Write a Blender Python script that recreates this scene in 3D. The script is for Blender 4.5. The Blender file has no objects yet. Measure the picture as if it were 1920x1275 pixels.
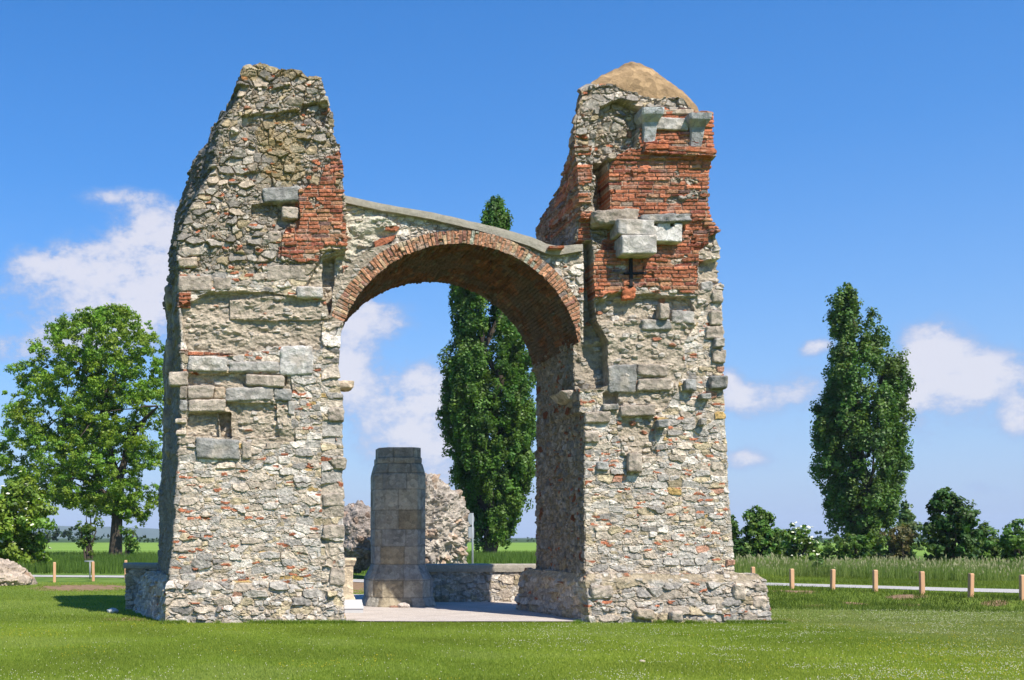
import bpy, math, random
import numpy as np
R = math.radians
rng = np.random.default_rng(7)
sc = bpy.context.scene
COL = sc.collection

# ------------------------------------------------------------------ camera
F, CX, HY, CZ = 2070.0, 430.0, 1008.0, 1.9       # focal length and principal point (photo pixels), eye height
cam = bpy.data.cameras.new('camera'); camo = bpy.data.objects.new('camera', cam); COL.objects.link(camo)
camo.location = (0, 0, CZ); camo.rotation_euler = (R(90), 0, 0)
cam.sensor_width = 36; cam.lens = F / 1920 * 36
cam.shift_x = (960 - CX) / 1920; cam.shift_y = (HY - 637.5) / 1920
cam.clip_start = 0.1; cam.clip_end = 20000
sc.camera = camo
sc.render.resolution_x = 1024; sc.render.resolution_y = 680

# ------------------------------------------------------------------ light
EL, AZ = 50.8, 31.0
SUNDIR = np.array([math.sin(R(AZ)) * math.cos(R(EL)), -math.cos(R(AZ)) * math.cos(R(EL)), math.sin(R(EL))])
sun = bpy.data.lights.new('sun', 'SUN'); suno = bpy.data.objects.new('sun', sun); COL.objects.link(suno)
sun.energy = 5.0; sun.angle = R(0.53); sun.color = (1.0, 0.94, 0.84)
from mathutils import Vector
suno.rotation_euler = Vector(-SUNDIR).to_track_quat('-Z', 'Y').to_euler()
suno.location = (20, -20, 40)
sc.view_settings.view_transform = 'Standard'; sc.view_settings.look = 'None'
sc.view_settings.exposure = 0.55; sc.view_settings.gamma = 1.0; sc.view_settings.use_curve_mapping = False
sc.render.engine = 'CYCLES'

world = bpy.data.worlds.new('World'); sc.world = world; world.use_nodes = True
nt = world.node_tree; nt.nodes.clear()
def N(tree, t, **k):
    n = tree.nodes.new(t)
    for a, b in k.items(): setattr(n, a, b)
    return n
def M_(tree, op, a, b=None, c=None, clamp=False):
    n = tree.nodes.new('ShaderNodeMath'); n.operation = op; n.use_clamp = clamp
    for i, v in enumerate((a, b, c)):
        if v is None: continue
        if isinstance(v, (int, float)): n.inputs[i].default_value = v
        else: tree.links.new(v, n.inputs[i])
    return n.outputs[0]
sky = N(nt, 'ShaderNodeTexSky', sky_type='NISHITA', sun_disc=False)
sky.sun_elevation = R(EL); sky.sun_rotation = R(180 - AZ); sky.altitude = 200; sky.air_density = 1.0; sky.dust_density = 0.25; sky.ozone_density = 4.5
bg1 = N(nt, 'ShaderNodeBackground'); bg1.inputs[1].default_value = 0.11
hs = N(nt, 'ShaderNodeHueSaturation'); hs.inputs['Hue'].default_value = 0.505; hs.inputs['Saturation'].default_value = 1.45; hs.inputs['Value'].default_value = 1.22
nt.links.new(sky.outputs[0], hs.inputs['Color']); nt.links.new(hs.outputs[0], bg1.inputs[0])
tc = N(nt, 'ShaderNodeTexCoord'); sep = N(nt, 'ShaderNodeSeparateXYZ'); nt.links.new(tc.outputs['Generated'], sep.inputs[0])
az = M_(nt, 'ARCTAN2', sep.outputs[0], sep.outputs[1]); el = M_(nt, 'ARCSINE', sep.outputs[2])
cmb = N(nt, 'ShaderNodeCombineXYZ'); nt.links.new(az, cmb.inputs[0]); nt.links.new(M_(nt, 'MULTIPLY', el, 1.5), cmb.inputs[1])
nz = N(nt, 'ShaderNodeTexNoise'); nz.inputs['Scale'].default_value = 12; nz.inputs['Detail'].default_value = 9; nz.inputs['Roughness'].default_value = 0.58
nt.links.new(cmb.outputs[0], nz.inputs['Vector'])
nz2 = N(nt, 'ShaderNodeTexNoise'); nz2.inputs['Scale'].default_value = 45; nz2.inputs['Detail'].default_value = 8; nz2.inputs['Roughness'].default_value = 0.68
nt.links.new(cmb.outputs[0], nz2.inputs['Vector'])
def dir_of(px, py):
    v = np.array([(px - CX) / F, 1.0, (HY - py) / F]); v /= np.linalg.norm(v)
    return math.atan2(v[0], v[1]), math.asin(v[2])
# px, py, radius x, radius y, strength
CLOUDS = [(260,478,145,64,1.0),(110,500,120,34,.95),(205,368,80,18,.8),(300,420,60,50,.8),(40,655,150,34,.75),(220,600,170,66,.9),(310,540,90,80,.8),(15,560,80,40,.35),
          (700,598,95,36,.85),(640,560,60,60,.6),(640,690,46,50,1.2),(690,770,75,110,.75),(805,725,44,44,1.2),(800,810,80,90,.8),(850,900,120,90,.5),
          (1745,660,66,62,1.25),(1850,700,110,48,1.15),(1800,760,140,70,.7),(1532,649,38,17,1.2),(1395,748,62,30,1.0),(1368,712,26,28,1.0),(1395,860,44,18,.9),
          (1912,790,36,34,1.2),(1700,735,36,60,.8),(1505,725,60,40,.55),(1480,830,150,110,.28),(960,560,60,40,.5),(1850,915,60,16,.6)]
acc = None
for (px, py, rx, ry, s) in CLOUDS:
    a, e = dir_of(px, py); a2, _ = dir_of(px + rx, py); _, e2 = dir_of(px, py - ry)
    ux = M_(nt, 'DIVIDE', M_(nt, 'SUBTRACT', az, a), abs(a2 - a)); uy = M_(nt, 'DIVIDE', M_(nt, 'SUBTRACT', el, e), abs(e2 - e))
    d2 = M_(nt, 'ADD', M_(nt, 'MULTIPLY', ux, ux), M_(nt, 'MULTIPLY', uy, uy))
    g = M_(nt, 'MULTIPLY', M_(nt, 'EXPONENT', M_(nt, 'MULTIPLY', d2, -0.9)), s)
    acc = g if acc is None else M_(nt, 'ADD', acc, g)
acc = M_(nt, 'MINIMUM', acc, 1.35)
# some other clouds elsewhere in the sky, low over the horizon, away from the photographed part
far = M_(nt, 'MULTIPLY', M_(nt, 'GREATER_THAN', M_(nt, 'ABSOLUTE', M_(nt, 'SUBTRACT', az, 0.25)), 0.7), 0.35)
acc = M_(nt, 'ADD', acc, M_(nt, 'MULTIPLY', far, M_(nt, 'EXPONENT', M_(nt, 'MULTIPLY', el, -2.5))))
nn = M_(nt, 'ADD', M_(nt, 'MULTIPLY', M_(nt, 'SUBTRACT', nz.outputs[0], 0.5), 2.3), M_(nt, 'MULTIPLY', M_(nt, 'SUBTRACT', nz2.outputs[0], 0.5), 2.6))
dens = M_(nt, 'ADD', acc, M_(nt, 'MULTIPLY', nn, M_(nt, 'ADD', M_(nt, 'MULTIPLY', acc, 0.55), 0.22)))
mr = N(nt, 'ShaderNodeMapRange', interpolation_type='SMOOTHSTEP'); mr.inputs[1].default_value = 0.27; mr.inputs[2].default_value = 1.0; mr.inputs[4].default_value = 0.86
nt.links.new(dens, mr.inputs[0])
hz = M_(nt, 'MULTIPLY', M_(nt, 'EXPONENT', M_(nt, 'MULTIPLY', M_(nt, 'MAXIMUM', el, 0.0), -4.0)), 0.93)
fac = M_(nt, 'SUBTRACT', 1.0, M_(nt, 'MULTIPLY', M_(nt, 'SUBTRACT', 1.0, mr.outputs[0]), M_(nt, 'SUBTRACT', 1.0, hz)), clamp=True)
mixc = N(nt, 'ShaderNodeMix', data_type='RGBA'); mr2 = N(nt, 'ShaderNodeMapRange', interpolation_type='SMOOTHSTEP'); mr2.inputs[1].default_value = 0.5; mr2.inputs[2].default_value = 1.35; nt.links.new(dens, mr2.inputs[0]); nt.links.new(mr2.outputs[0], mixc.inputs[0])
mixc.inputs[6].default_value = (0.235, 0.325, 0.535, 1); mixc.inputs[7].default_value = (0.56, 0.55, 0.60, 1)
bg2 = N(nt, 'ShaderNodeBackground'); bg2.inputs[1].default_value = 1.0; nt.links.new(mixc.outputs[2], bg2.inputs[0])
mx = N(nt, 'ShaderNodeMixShader'); nt.links.new(fac, mx.inputs[0]); nt.links.new(bg1.outputs[0], mx.inputs[1]); nt.links.new(bg2.outputs[0], mx.inputs[2])
wo = N(nt, 'ShaderNodeOutputWorld'); nt.links.new(mx.outputs[0], wo.inputs[0])

# ------------------------------------------------------------------ numeric helpers
def W(px, py, Y): return np.array([(px - CX) * Y / F, Y, CZ + (HY - py) * Y / F])
def hsh(ix, iy, iz, seed):
    h = (ix.astype(np.int64) * 374761393 + iy.astype(np.int64) * 668265263 + iz.astype(np.int64) * 1274126177 + seed * 974634777) & 0xFFFFFFFF
    h = ((h ^ (h >> 13)) * 1274126177) & 0xFFFFFFFF
    h = ((h ^ (h >> 16)) * 2246822519) & 0xFFFFFFFF
    h = h ^ (h >> 15)
    return h.astype(np.float64) / 4294967296.0
def vnoise(P, seed=0):
    i = np.floor(P); f = P - i; i = i.astype(np.int64); f = f * f * (3 - 2 * f)
    out = 0
    for a in (0, 1):
        for b in (0, 1):
            for c in (0, 1):
                w = (f[:, 0] if a else 1 - f[:, 0]) * (f[:, 1] if b else 1 - f[:, 1]) * (f[:, 2] if c else 1 - f[:, 2])
                out = out + w * hsh(i[:, 0] + a, i[:, 1] + b, i[:, 2] + c, seed)
    return out * 2 - 1
def fbm(P, octv=3, seed=0, gain=0.5):
    s = 0; a = 1.0; t = 0
    for k in range(octv):
        s = s + a * vnoise(P * (2.03 ** k) + 17.3 * k, seed + k * 31); t += a; a *= gain
    return s / t
def sst(a, b, x):
    t = np.clip((x - a) / (b - a), 0, 1); return t * t * (3 - 2 * t)
def vor3(P, cell, seed, jz=0.75, p=3.0):
    Q = P / np.array(cell)
    i0 = np.floor(Q).astype(np.int64); n = len(Q)
    # alternate courses are shifted sideways
    F1 = np.full(n, 9.0); F2 = np.full(n, 9.0); ID = np.zeros((n, 3), np.int64); C = np.zeros((n, 3))
    for a in (-1, 0, 1):
        for b in (-1, 0, 1):
            for c in (-1, 0, 1):
                ix = i0[:, 0] + a; iy = i0[:, 1] + b; iz = i0[:, 2] + c
                cx = ix + 0.5 + 0.85 * (hsh(ix, iy, iz, seed) - .5)
                cy = iy + 0.5 + 0.85 * (hsh(ix, iy, iz, seed + 1) - .5)
                cz = iz + 0.5 + jz * (hsh(ix, iy, iz, seed + 2) - .5)
                d = (np.abs(Q[:, 0] - cx) ** p + np.abs(Q[:, 1] - cy) ** p + np.abs(Q[:, 2] - cz) ** p) ** (1 / p)
                m = d < F1
                F2 = np.where(m, F1, np.minimum(F2, d)); F1 = np.where(m, d, F1)
                ID[m, 0] = ix[m]; ID[m, 1] = iy[m]; ID[m, 2] = iz[m]
                C[m, 0] = cx[m]; C[m, 1] = cy[m]; C[m, 2] = cz[m]
    return F1, F2, ID, C * np.array(cell)
def inpoly(x, y, poly):
    res = np.zeros(len(x), bool); n = len(poly); j = n - 1
    for i in range(n):
        xi, yi = poly[i]; xj, yj = poly[j]
        if yi != yj:
            c = ((yi > y) != (yj > y)) & (x < (xj - xi) * (y - yi) / (yj - yi) + xi)
            res ^= c
        j = i
    return res
def interp(tab):
    t = sorted(tab); xs = np.array([a for a, b in t], float); ys = np.array([b for a, b in t], float)
    return lambda v: np.interp(v, xs, ys)

# ------------------------------------------------------------------ object helpers
def props(o, label=None, cat=None, group=None, kind=None):
    if label: o['label'] = label
    if cat: o['category'] = cat
    if group: o['group'] = group
    if kind: o['kind'] = kind
    return o
def empty(name, loc, label=None, cat=None, group=None, rz=0):
    o = bpy.data.objects.new(name, None); COL.objects.link(o); o.location = [float(v) for v in loc]; o.rotation_euler = (0, 0, rz); o.empty_display_size = 0.3
    return props(o, label, cat, group)
def mesh(name, V, Fc, mat, parent=None, col=None, smooth=True, local=False):
    """V (n,3) world coordinates; Fc (m,k) or list of such arrays; col (n,3) surface colours."""
    me = bpy.data.meshes.new(name)
    V = np.asarray(V, float)
    if parent is not None and not local:
        o3 = np.array(parent_world(parent)); V = V - o3
    fl = Fc if isinstance(Fc, list) else [Fc]
    fl = [np.asarray(f, np.int32) for f in fl if len(f)]
    nl = sum(f.size for f in fl); nf = sum(len(f) for f in fl)
    me.vertices.add(len(V)); me.vertices.foreach_set('co', V.astype(np.float32).ravel())
    me.loops.add(nl); me.polygons.add(nf)
    li = np.concatenate([f.ravel() for f in fl]); me.loops.foreach_set('vertex_index', li)
    tot = np.concatenate([np.full(len(f), f.shape[1], np.int32) for f in fl])
    st = np.concatenate([[0], np.cumsum(tot)[:-1]]).astype(np.int32)
    me.polygons.foreach_set('loop_start', st); me.polygons.foreach_set('loop_total', tot)
    me.polygons.foreach_set('use_smooth', np.full(nf, smooth, bool))
    if col is not None:
        ca = me.color_attributes.new('Col', 'FLOAT_COLOR', 'POINT')
        c4 = np.ones((len(V), 4), np.float32); c4[:, :3] = np.clip(col, 0, 1)
        ca.data.foreach_set('color', c4.ravel())
    me.update(calc_edges=True)
    if mat: me.materials.append(mat)
    o = bpy.data.objects.new(name, me); COL.objects.link(o)
    if parent is not None: o.parent = parent
    return o
def parent_world(p):
    l = Vector((0, 0, 0))
    while p is not None:
        l = l + p.location; p = p.parent
    return l
def gridfaces(nr, nc, closed=False, flip=False):
    r = np.arange(nr - 1)[:, None]; c = np.arange(nc if closed else nc - 1)[None, :]
    c2 = (c + 1) % nc
    a = r * nc + c; b = r * nc + c2; d = (r + 1) * nc + c; e = (r + 1) * nc + c2
    f = np.stack([a, b, e, d], -1).reshape(-1, 4)
    return f[:, ::-1] if flip else f

# ------------------------------------------------------------------ materials
def new_mat(name):
    m = bpy.data.materials.new(name); m.use_nodes = True
    t = m.node_tree; t.nodes.clear()
    out = t.nodes.new('ShaderNodeOutputMaterial'); p = t.nodes.new('ShaderNodeBsdfPrincipled')
    t.links.new(p.outputs[0], out.inputs[0])
    return m, t, p, out
def stone_mat(name, base=None, rough=0.92, b1=(55, 0.9, 0.012), b2=(11, 0.5, 0.03), var=0.35, vscale=14, spec=0.15, facet=0):
    m, t, p, out = new_mat(name)
    p.inputs['Roughness'].default_value = rough; p.inputs['Specular IOR Level'].default_value = spec
    tcn = N(t, 'ShaderNodeTexCoord')
    n1 = N(t, 'ShaderNodeTexNoise'); n1.inputs['Scale'].default_value = vscale; n1.inputs['Detail'].default_value = 8; n1.inputs['Roughness'].default_value = 0.65
    t.links.new(tcn.outputs['Object'], n1.inputs['Vector'])
    n0 = N(t, 'ShaderNodeTexNoise'); n0.inputs['Scale'].default_value = vscale * 4.3; n0.inputs['Detail'].default_value = 4
    t.links.new(tcn.outputs['Object'], n0.inputs['Vector'])
    v = M_(t, 'ADD', M_(t, 'MULTIPLY', M_(t, 'SUBTRACT', n1.outputs[0], .5), var * 2), M_(t, 'MULTIPLY', M_(t, 'SUBTRACT', n0.outputs[0], .5), var * 1.2))
    v = M_(t, 'ADD', v, 1.0)
    if base is None:
        src = N(t, 'ShaderNodeAttribute'); src.attribute_name = 'Col'; so = src.outputs['Color']
    else:
        src = N(t, 'ShaderNodeRGB'); src.outputs[0].default_value = (*base, 1); so = src.outputs[0]
    vm = N(t, 'ShaderNodeVectorMath', operation='SCALE'); t.links.new(so, vm.inputs[0]); t.links.new(v, vm.inputs['Scale'])
    t.links.new(vm.outputs[0], p.inputs['Base Color'])
    prev = None
    vo = N(t, 'ShaderNodeTexVoronoi', feature='F1'); vo.inputs['Scale'].default_value = facet or 10
    wv_ = N(t, 'ShaderNodeVectorMath', operation='MULTIPLY_ADD'); t.links.new(n1.outputs['Color'], wv_.inputs[0]); wv_.inputs[1].default_value = (.06, .06, .06); t.links.new(tcn.outputs['Object'], wv_.inputs[2]); t.links.new(wv_.outputs[0], vo.inputs['Vector'])
    if facet:
        sp_ = N(t, 'ShaderNodeSeparateColor'); t.links.new(vo.outputs['Color'], sp_.inputs[0])
        vm2 = N(t, 'ShaderNodeVectorMath', operation='SCALE'); t.links.new(vm.outputs[0], vm2.inputs[0]); t.links.new(M_(t, 'ADD', M_(t, 'MULTIPLY', sp_.outputs[0], .44), .78), vm2.inputs['Scale']); t.links.new(vm2.outputs[0], p.inputs['Base Color'])
        bv = N(t, 'ShaderNodeBump'); bv.inputs['Strength'].default_value = .9; bv.inputs['Distance'].default_value = .022; t.links.new(M_(t, 'ADD', vo.outputs['Distance'], M_(t, 'MULTIPLY', sp_.outputs[1], .9)), bv.inputs['Height']); prev = bv.outputs[0]
    for (s, st, d) in (b2, b1):
        nn_ = N(t, 'ShaderNodeTexNoise'); nn_.inputs['Scale'].default_value = s; nn_.inputs['Detail'].default_value = 6; nn_.inputs['Roughness'].default_value = 0.65
        t.links.new(tcn.outputs['Object'], nn_.inputs['Vector'])
        bp = N(t, 'ShaderNodeBump'); bp.inputs['Strength'].default_value = st; bp.inputs['Distance'].default_value = d
        t.links.new(nn_.outputs[0], bp.inputs['Height'])
        if prev: t.links.new(prev, bp.inputs['Normal'])
        prev = bp.outputs[0]
    t.links.new(prev, p.inputs['Normal'])
    return m
MAT_MAS = stone_mat('masonry', b1=(48, 1.0, 0.02), b2=(14, 0.7, 0.05), var=0.38, vscale=9, facet=15)
MAT_BLOCK = stone_mat('ashlar_stone', b1=(42, 1.0, 0.02), b2=(10, 0.8, 0.05), var=0.42, vscale=11, facet=9)
MAT_ROCK = stone_mat('conglomerate', b1=(30, 1.0, 0.03), b2=(8, 0.8, 0.08), var=0.4, vscale=5, facet=6)
MAT_CAP = stone_mat('cap_mortar', b1=(60, .8, .01), b2=(9, .8, .06), var=.45, vscale=5, facet=7)
MAT_CONC = stone_mat('concrete', base=(0.36, 0.32, 0.255), b1=(55, 1.0, .015), b2=(12, .7, .03), var=.45, vscale=10)
MAT_METAL = stone_mat('galvanised_metal', base=(0.25, 0.27, 0.28), rough=0.45, b1=(90, .1, .002), b2=(10, .1, .005), var=.12, spec=.5)
MAT_IRON = stone_mat('dark_iron', base=(0.02, 0.018, 0.02), rough=0.7, b1=(90, .3, .002), b2=(20, .2, .005), var=.2)
MAT_PANEL = stone_mat('pale_panel', base=(0.46, 0.46, 0.46), rough=0.5, b1=(90, .1, .002), b2=(10, .1, .005), var=.06)
def wood_mat():
    m, t, p, out = new_mat('post_wood')
    tcn = N(t, 'ShaderNodeTexCoord'); mp = N(t, 'ShaderNodeMapping'); mp.inputs['Scale'].default_value = (40, 40, 2.5); t.links.new(tcn.outputs['Object'], mp.inputs[0])
    oi = N(t, 'ShaderNodeObjectInfo')
    n1 = N(t, 'ShaderNodeTexNoise'); n1.inputs['Scale'].default_value = 1; n1.inputs['Detail'].default_value = 5; t.links.new(mp.outputs[0], n1.inputs[0])
    cr = N(t, 'ShaderNodeValToRGB'); cr.color_ramp.elements[0].color = (0.46, 0.23, 0.11, 1); cr.color_ramp.elements[1].color = (0.74, 0.45, 0.25, 1)
    t.links.new(M_(t, 'ADD', n1.outputs[0], M_(t, 'MULTIPLY', M_(t, 'SUBTRACT', oi.outputs['Random'], .5), .25)), cr.inputs[0]); t.links.new(cr.outputs[0], p.inputs['Base Color'])
    p.inputs['Roughness'].default_value = 0.7
    bp = N(t, 'ShaderNodeBump'); bp.inputs['Strength'].default_value = .4; bp.inputs['Distance'].default_value = .01; t.links.new(n1.outputs[0], bp.inputs['Height']); t.links.new(bp.outputs[0], p.inputs['Normal'])
    return m
MAT_WOOD = wood_mat()
def leaf_mat(name, trans=0.35, rough=0.5, spec=.35):
    m, t, p, out = new_mat(name)
    a = N(t, 'ShaderNodeAttribute'); a.attribute_name = 'Col'
    t.links.new(a.outputs['Color'], p.inputs['Base Color']); p.inputs['Roughness'].default_value = rough; p.inputs['Specular IOR Level'].default_value = spec
    tr = N(t, 'ShaderNodeBsdfTranslucent'); vm = N(t, 'ShaderNodeVectorMath', operation='MULTIPLY'); vm.inputs[1].default_value = (1.3, 1.25, 0.5)
    t.links.new(a.outputs['Color'], vm.inputs[0]); t.links.new(vm.outputs[0], tr.inputs[0])
    mxs = N(t, 'ShaderNodeMixShader'); mxs.inputs[0].default_value = trans
    t.links.new(p.outputs[0], mxs.inputs[1]); t.links.new(tr.outputs[0], mxs.inputs[2]); t.links.new(mxs.outputs[0], out.inputs[0])
    return m
MAT_LEAF = leaf_mat('foliage'); MAT_GRASS = leaf_mat('grass_blades', .4, .6, .2)
MAT_BARK = stone_mat('bark', base=(0.075, 0.06, 0.045), b1=(25, 1, .03), b2=(6, .8, .08), var=.5, vscale=4)
def plain_attr(name, rough=.9):
    m, t, p, out = new_mat(name); a = N(t, 'ShaderNodeAttribute'); a.attribute_name = 'Col'; t.links.new(a.outputs['Color'], p.inputs['Base Color']); p.inputs['Roughness'].default_value = rough
    p.inputs['Specular IOR Level'].default_value = .1
    return m
MAT_PETAL = plain_attr('flower_petals')

# ------------------------------------------------------------------ ground
def crest_y(x): return np.interp(x, [0, 10, 18.1, 21, 30, 60], [44, 41, 35.6, 29.2, 26.5, 22])
def toe_y(x): return np.minimum(29.1 - (x - 14.2) * 0.245, crest_y(x) - 1.8)
def hgt(x, y):
    x = np.asarray(x, float); y = np.asarray(y, float)
    k = sst(9.5, 14.5, x)
    ty = toe_y(x); cy = crest_y(x)
    h = 0.25 * sst(0, 1, (y - ty) / (cy - ty)) * k * (1 - sst(70, 130, y))
    h = h + 0.06 * sst(34, 44, y) * (1 - k) * (1 - sst(3.5, 6, x)) * (1 - sst(70, 130, y))
    P = np.stack([x * .35, y * .35, 0 * x], -1).reshape(-1, 3)
    n = vnoise(P, 5).reshape(x.shape) * 0.02 * sst(30, 36, y)
    n2 = vnoise(P * 4, 6).reshape(x.shape) * 0.035 * k * sst(-.5, .5, y - ty) * (1 - sst(0, 1.5, y - cy))
    return h + n * (1 - sst(60, 90, y)) + n2
def axis(lo, hi, step, ends, grow=1.22):
    a = list(np.arange(lo, hi + 1e-6, step)); s = step
    while a[-1] < ends[1]: s *= grow; a.append(a[-1] + s)
    s = step
    while a[0] > ends[0]: s *= grow; a.insert(0, a[0] - s)
    return np.array(a)
gx = axis(-22, 42, 0.3, (-6000, 6000)); gy = axis(8, 72, 0.3, (-800, 9000))
gx = np.clip(gx, -6000, 6000); gy = np.clip(gy, -800, 9000)
X_, Y_ = np.meshgrid(gx, gy); Z_ = hgt(X_, Y_)
def ground_mat():
    m, t, p, out = new_mat('lawn_and_fields')
    g = N(t, 'ShaderNodeNewGeometry'); sp = N(t, 'ShaderNodeSeparateXYZ'); t.links.new(g.outputs['Position'], sp.inputs[0])
    x, y = sp.outputs[0], sp.outputs[1]
    def noise(s, d=4, v=None):
        n = N(t, 'ShaderNodeTexNoise'); n.inputs['Scale'].default_value = s; n.inputs['Detail'].default_value = d; t.links.new(v or g.outputs['Position'], n.inputs[0]); return n.outputs[0]
    def ramp(f, *cs):
        c = N(t, 'ShaderNodeValToRGB'); e = c.color_ramp.elements
        while len(e) < len(cs): e.new(.5)
        for i, (pos, colr) in enumerate(cs): e[i].position = pos; e[i].color = (*colr, 1)
        t.links.new(f, c.inputs[0]); return c.outputs[0]
    def mixc_(f, a, b):
        n = N(t, 'ShaderNodeMix', data_type='RGBA'); t.links.new(f, n.inputs[0]); t.links.new(a, n.inputs[6]); t.links.new(b, n.inputs[7]); return n.outputs[2]
    def smooth(v, a, b):
        n = N(t, 'ShaderNodeMapRange', interpolation_type='SMOOTHSTEP'); n.inputs[1].default_value = a; n.inputs[2].default_value = b; t.links.new(v, n.inputs[0]); return n.outputs[0]
    lawn = ramp(noise(9, 8), (.3, (0.10, 0.155, 0.018)), (.7, (0.17, 0.225, 0.038)))
    rough_ = ramp(noise(.9, 6), (.3, (0.07, 0.13, 0.018)), (.7, (0.15, 0.22, 0.04)))
    mpp = N(t, 'ShaderNodeMapping'); mpp.inputs['Scale'].default_value = (.02, .12, 1); t.links.new(g.outputs['Position'], mpp.inputs[0])
    field = ramp(noise(1, 5, mpp.outputs[0]), (.3, (0.15, 0.25, 0.035)), (.7, (0.21, 0.32, 0.055)))
    dirt = ramp(noise(6, 6), (.3, (0.16, 0.10, 0.055)), (.7, (0.32, 0.21, 0.12)))
    c = mixc_(smooth(M_(t, 'ADD', y, M_(t, 'MULTIPLY', noise(.3), 6)), 44, 50), lawn, rough_)
    c = mixc_(smooth(y, 112, 116), c, field)
    farc = N(t, 'ShaderNodeRGB'); farc.outputs[0].default_value = (0.05, 0.085, 0.03, 1)
    c = mixc_(smooth(y, 380, 460), c, farc.outputs[0])
    def patch(cx, cy, rx, ry, amt=1.0):
        a = M_(t, 'DIVIDE', M_(t, 'SUBTRACT', x, cx), rx); b = M_(t, 'DIVIDE', M_(t, 'SUBTRACT', y, cy), ry)
        d = M_(t, 'SQRT', M_(t, 'ADD', M_(t, 'MULTIPLY', a, a), M_(t, 'MULTIPLY', b, b)))
        return M_(t, 'MULTIPLY', M_(t, 'SUBTRACT', 1.0, d, clamp=True), amt)
    pm = None
    for q in [(-5.4, 41.0, 2.5, 3.0, 2.0), (3.9, 43.5, 3.0, 7.0, 2.6), (17.6, 34.3, .8, 1.2, 1.6), (17.4, 30.8, .5, .6, 1.6), (19.3, 31.6, .7, .8, 1.5), (21.2, 28.2, .5, .9, 1.5), (20.3, 29.3, .5, .4, 1.5),
              (16.1, 30.2, .7, .5, 1.3), (18.6, 30.2, .4, .4, 1.5), (12.7, 25.2, 1.1, 1.0, .95), (19.8, 33.5, 1.3, .8, 1.0), (-2.4, 25.6, 1.1, 1.2, .9), (9.3, 17.3, .5, .12, 1.5)]:
        v = patch(*q); pm = v if pm is None else M_(t, 'MAXIMUM', pm, v)
    pmn = M_(t, 'ADD', pm, M_(t, 'MULTIPLY', M_(t, 'SUBTRACT', noise(2.2, 6), .5), 1.3))
    c = mixc_(smooth(pmn, .32, .62), c, dirt)
    t.links.new(c, p.inputs['Base Color']); p.inputs['Roughness'].default_value = .95; p.inputs['Specular IOR Level'].default_value = .1
    bp = N(t, 'ShaderNodeBump'); bp.inputs['Strength'].default_value = .6; bp.inputs['Distance'].default_value = .04; t.links.new(noise(14, 6), bp.inputs['Height']); t.links.new(bp.outputs[0], p.inputs['Normal'])
    return m
props(mesh('ground', np.stack([X_, Y_, Z_], -1).reshape(-1, 3), gridfaces(len(gy), len(gx)), ground_mat()), kind='structure')

def gravel_mat(name, c0, c1, s=60):
    m, t, p, out = new_mat(name)
    g = N(t, 'ShaderNodeNewGeometry')
    v = N(t, 'ShaderNodeTexVoronoi'); v.inputs['Scale'].default_value = s; t.links.new(g.outputs['Position'], v.inputs['Vector'])
    n = N(t, 'ShaderNodeTexNoise'); n.inputs['Scale'].default_value = 1.6; n.inputs['Detail'].default_value = 8; t.links.new(g.outputs['Position'], n.inputs[0])
    sp = N(t, 'ShaderNodeSeparateColor'); t.links.new(v.outputs['Color'], sp.inputs[0])
    c = N(t, 'ShaderNodeValToRGB'); c.color_ramp.elements[0].color = (*c0, 1); c.color_ramp.elements[1].color = (*c1, 1); c.color_ramp.elements[0].position = .25; c.color_ramp.elements[1].position = .8
    t.links.new(M_(t, 'ADD', M_(t, 'MULTIPLY', sp.outputs[0], .5), M_(t, 'MULTIPLY', n.outputs[0], .6)), c.inputs[0]); t.links.new(c.outputs[0], p.inputs['Base Color'])
    bp = N(t, 'ShaderNodeBump'); bp.inputs['Strength'].default_value = .7; bp.inputs['Distance'].default_value = .012; t.links.new(v.outputs[0], bp.inputs['Height']); t.links.new(bp.outputs[0], p.inputs['Normal'])
    p.inputs['Roughness'].default_value = .95; p.inputs['Specular IOR Level'].default_value = .1
    return m
MAT_GRAVEL = gravel_mat('pale_gravel', (0.36, 0.31, 0.27), (0.60, 0.53, 0.47))
MAT_PATH = gravel_mat('path_gravel', (0.32, 0.30, 0.27), (0.50, 0.475, 0.44), 40)
# gravel court under and behind the arch
xs = np.linspace(-1.0, 9.6, 100); ys = np.linspace(24.72, 36.5, 80); GX, GY = np.meshgrid(xs, ys)
k = (ys - 24.72) / (36.5 - 24.72)
GYw = GY + 0.06 * vnoise(np.stack([GX.ravel() * 2, GY.ravel() * 0, GX.ravel() * 0], -1), 3).reshape(GX.shape) * (1 - k[:, None])
props(mesh('gravel_court', np.stack([GX, GYw, np.maximum(hgt(GX, GYw), 0) + 0.03], -1).reshape(-1, 3), gridfaces(80, 100), MAT_GRAVEL), kind='structure')
# footpath
pc = np.array([(-60, 66), (-30, 57.5), (-14, 53.5), (-5, 51.5), (5, 48.5), (12, 44.5), (18.0, 39.8), (21.5, 36.2), (25.5, 32.4), (34, 27.5), (60, 16)])
tt = np.linspace(0, len(pc) - 1, 500); cxp = np.interp(tt, range(len(pc)), pc[:, 0]); cyp = np.interp(tt, range(len(pc)), pc[:, 1])
for _ in range(60):
    cxp[1:-1] = (cxp[:-2] + 2 * cxp[1:-1] + cxp[2:]) / 4; cyp[1:-1] = (cyp[:-2] + 2 * cyp[1:-1] + cyp[2:]) / 4
tx = np.gradient(cxp); ty_ = np.gradient(cyp); L = np.hypot(tx, ty_); nx, ny = -ty_ / L, tx / L
wv = np.linspace(-1.35, 1.35, 9)[None, :] * (1 + .05 * vnoise(np.stack([tt * 3, tt * 0, tt * 0], -1), 9))[:, None]
PX = cxp[:, None] + nx[:, None] * wv; PY = cyp[:, None] + ny[:, None] * wv
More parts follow.
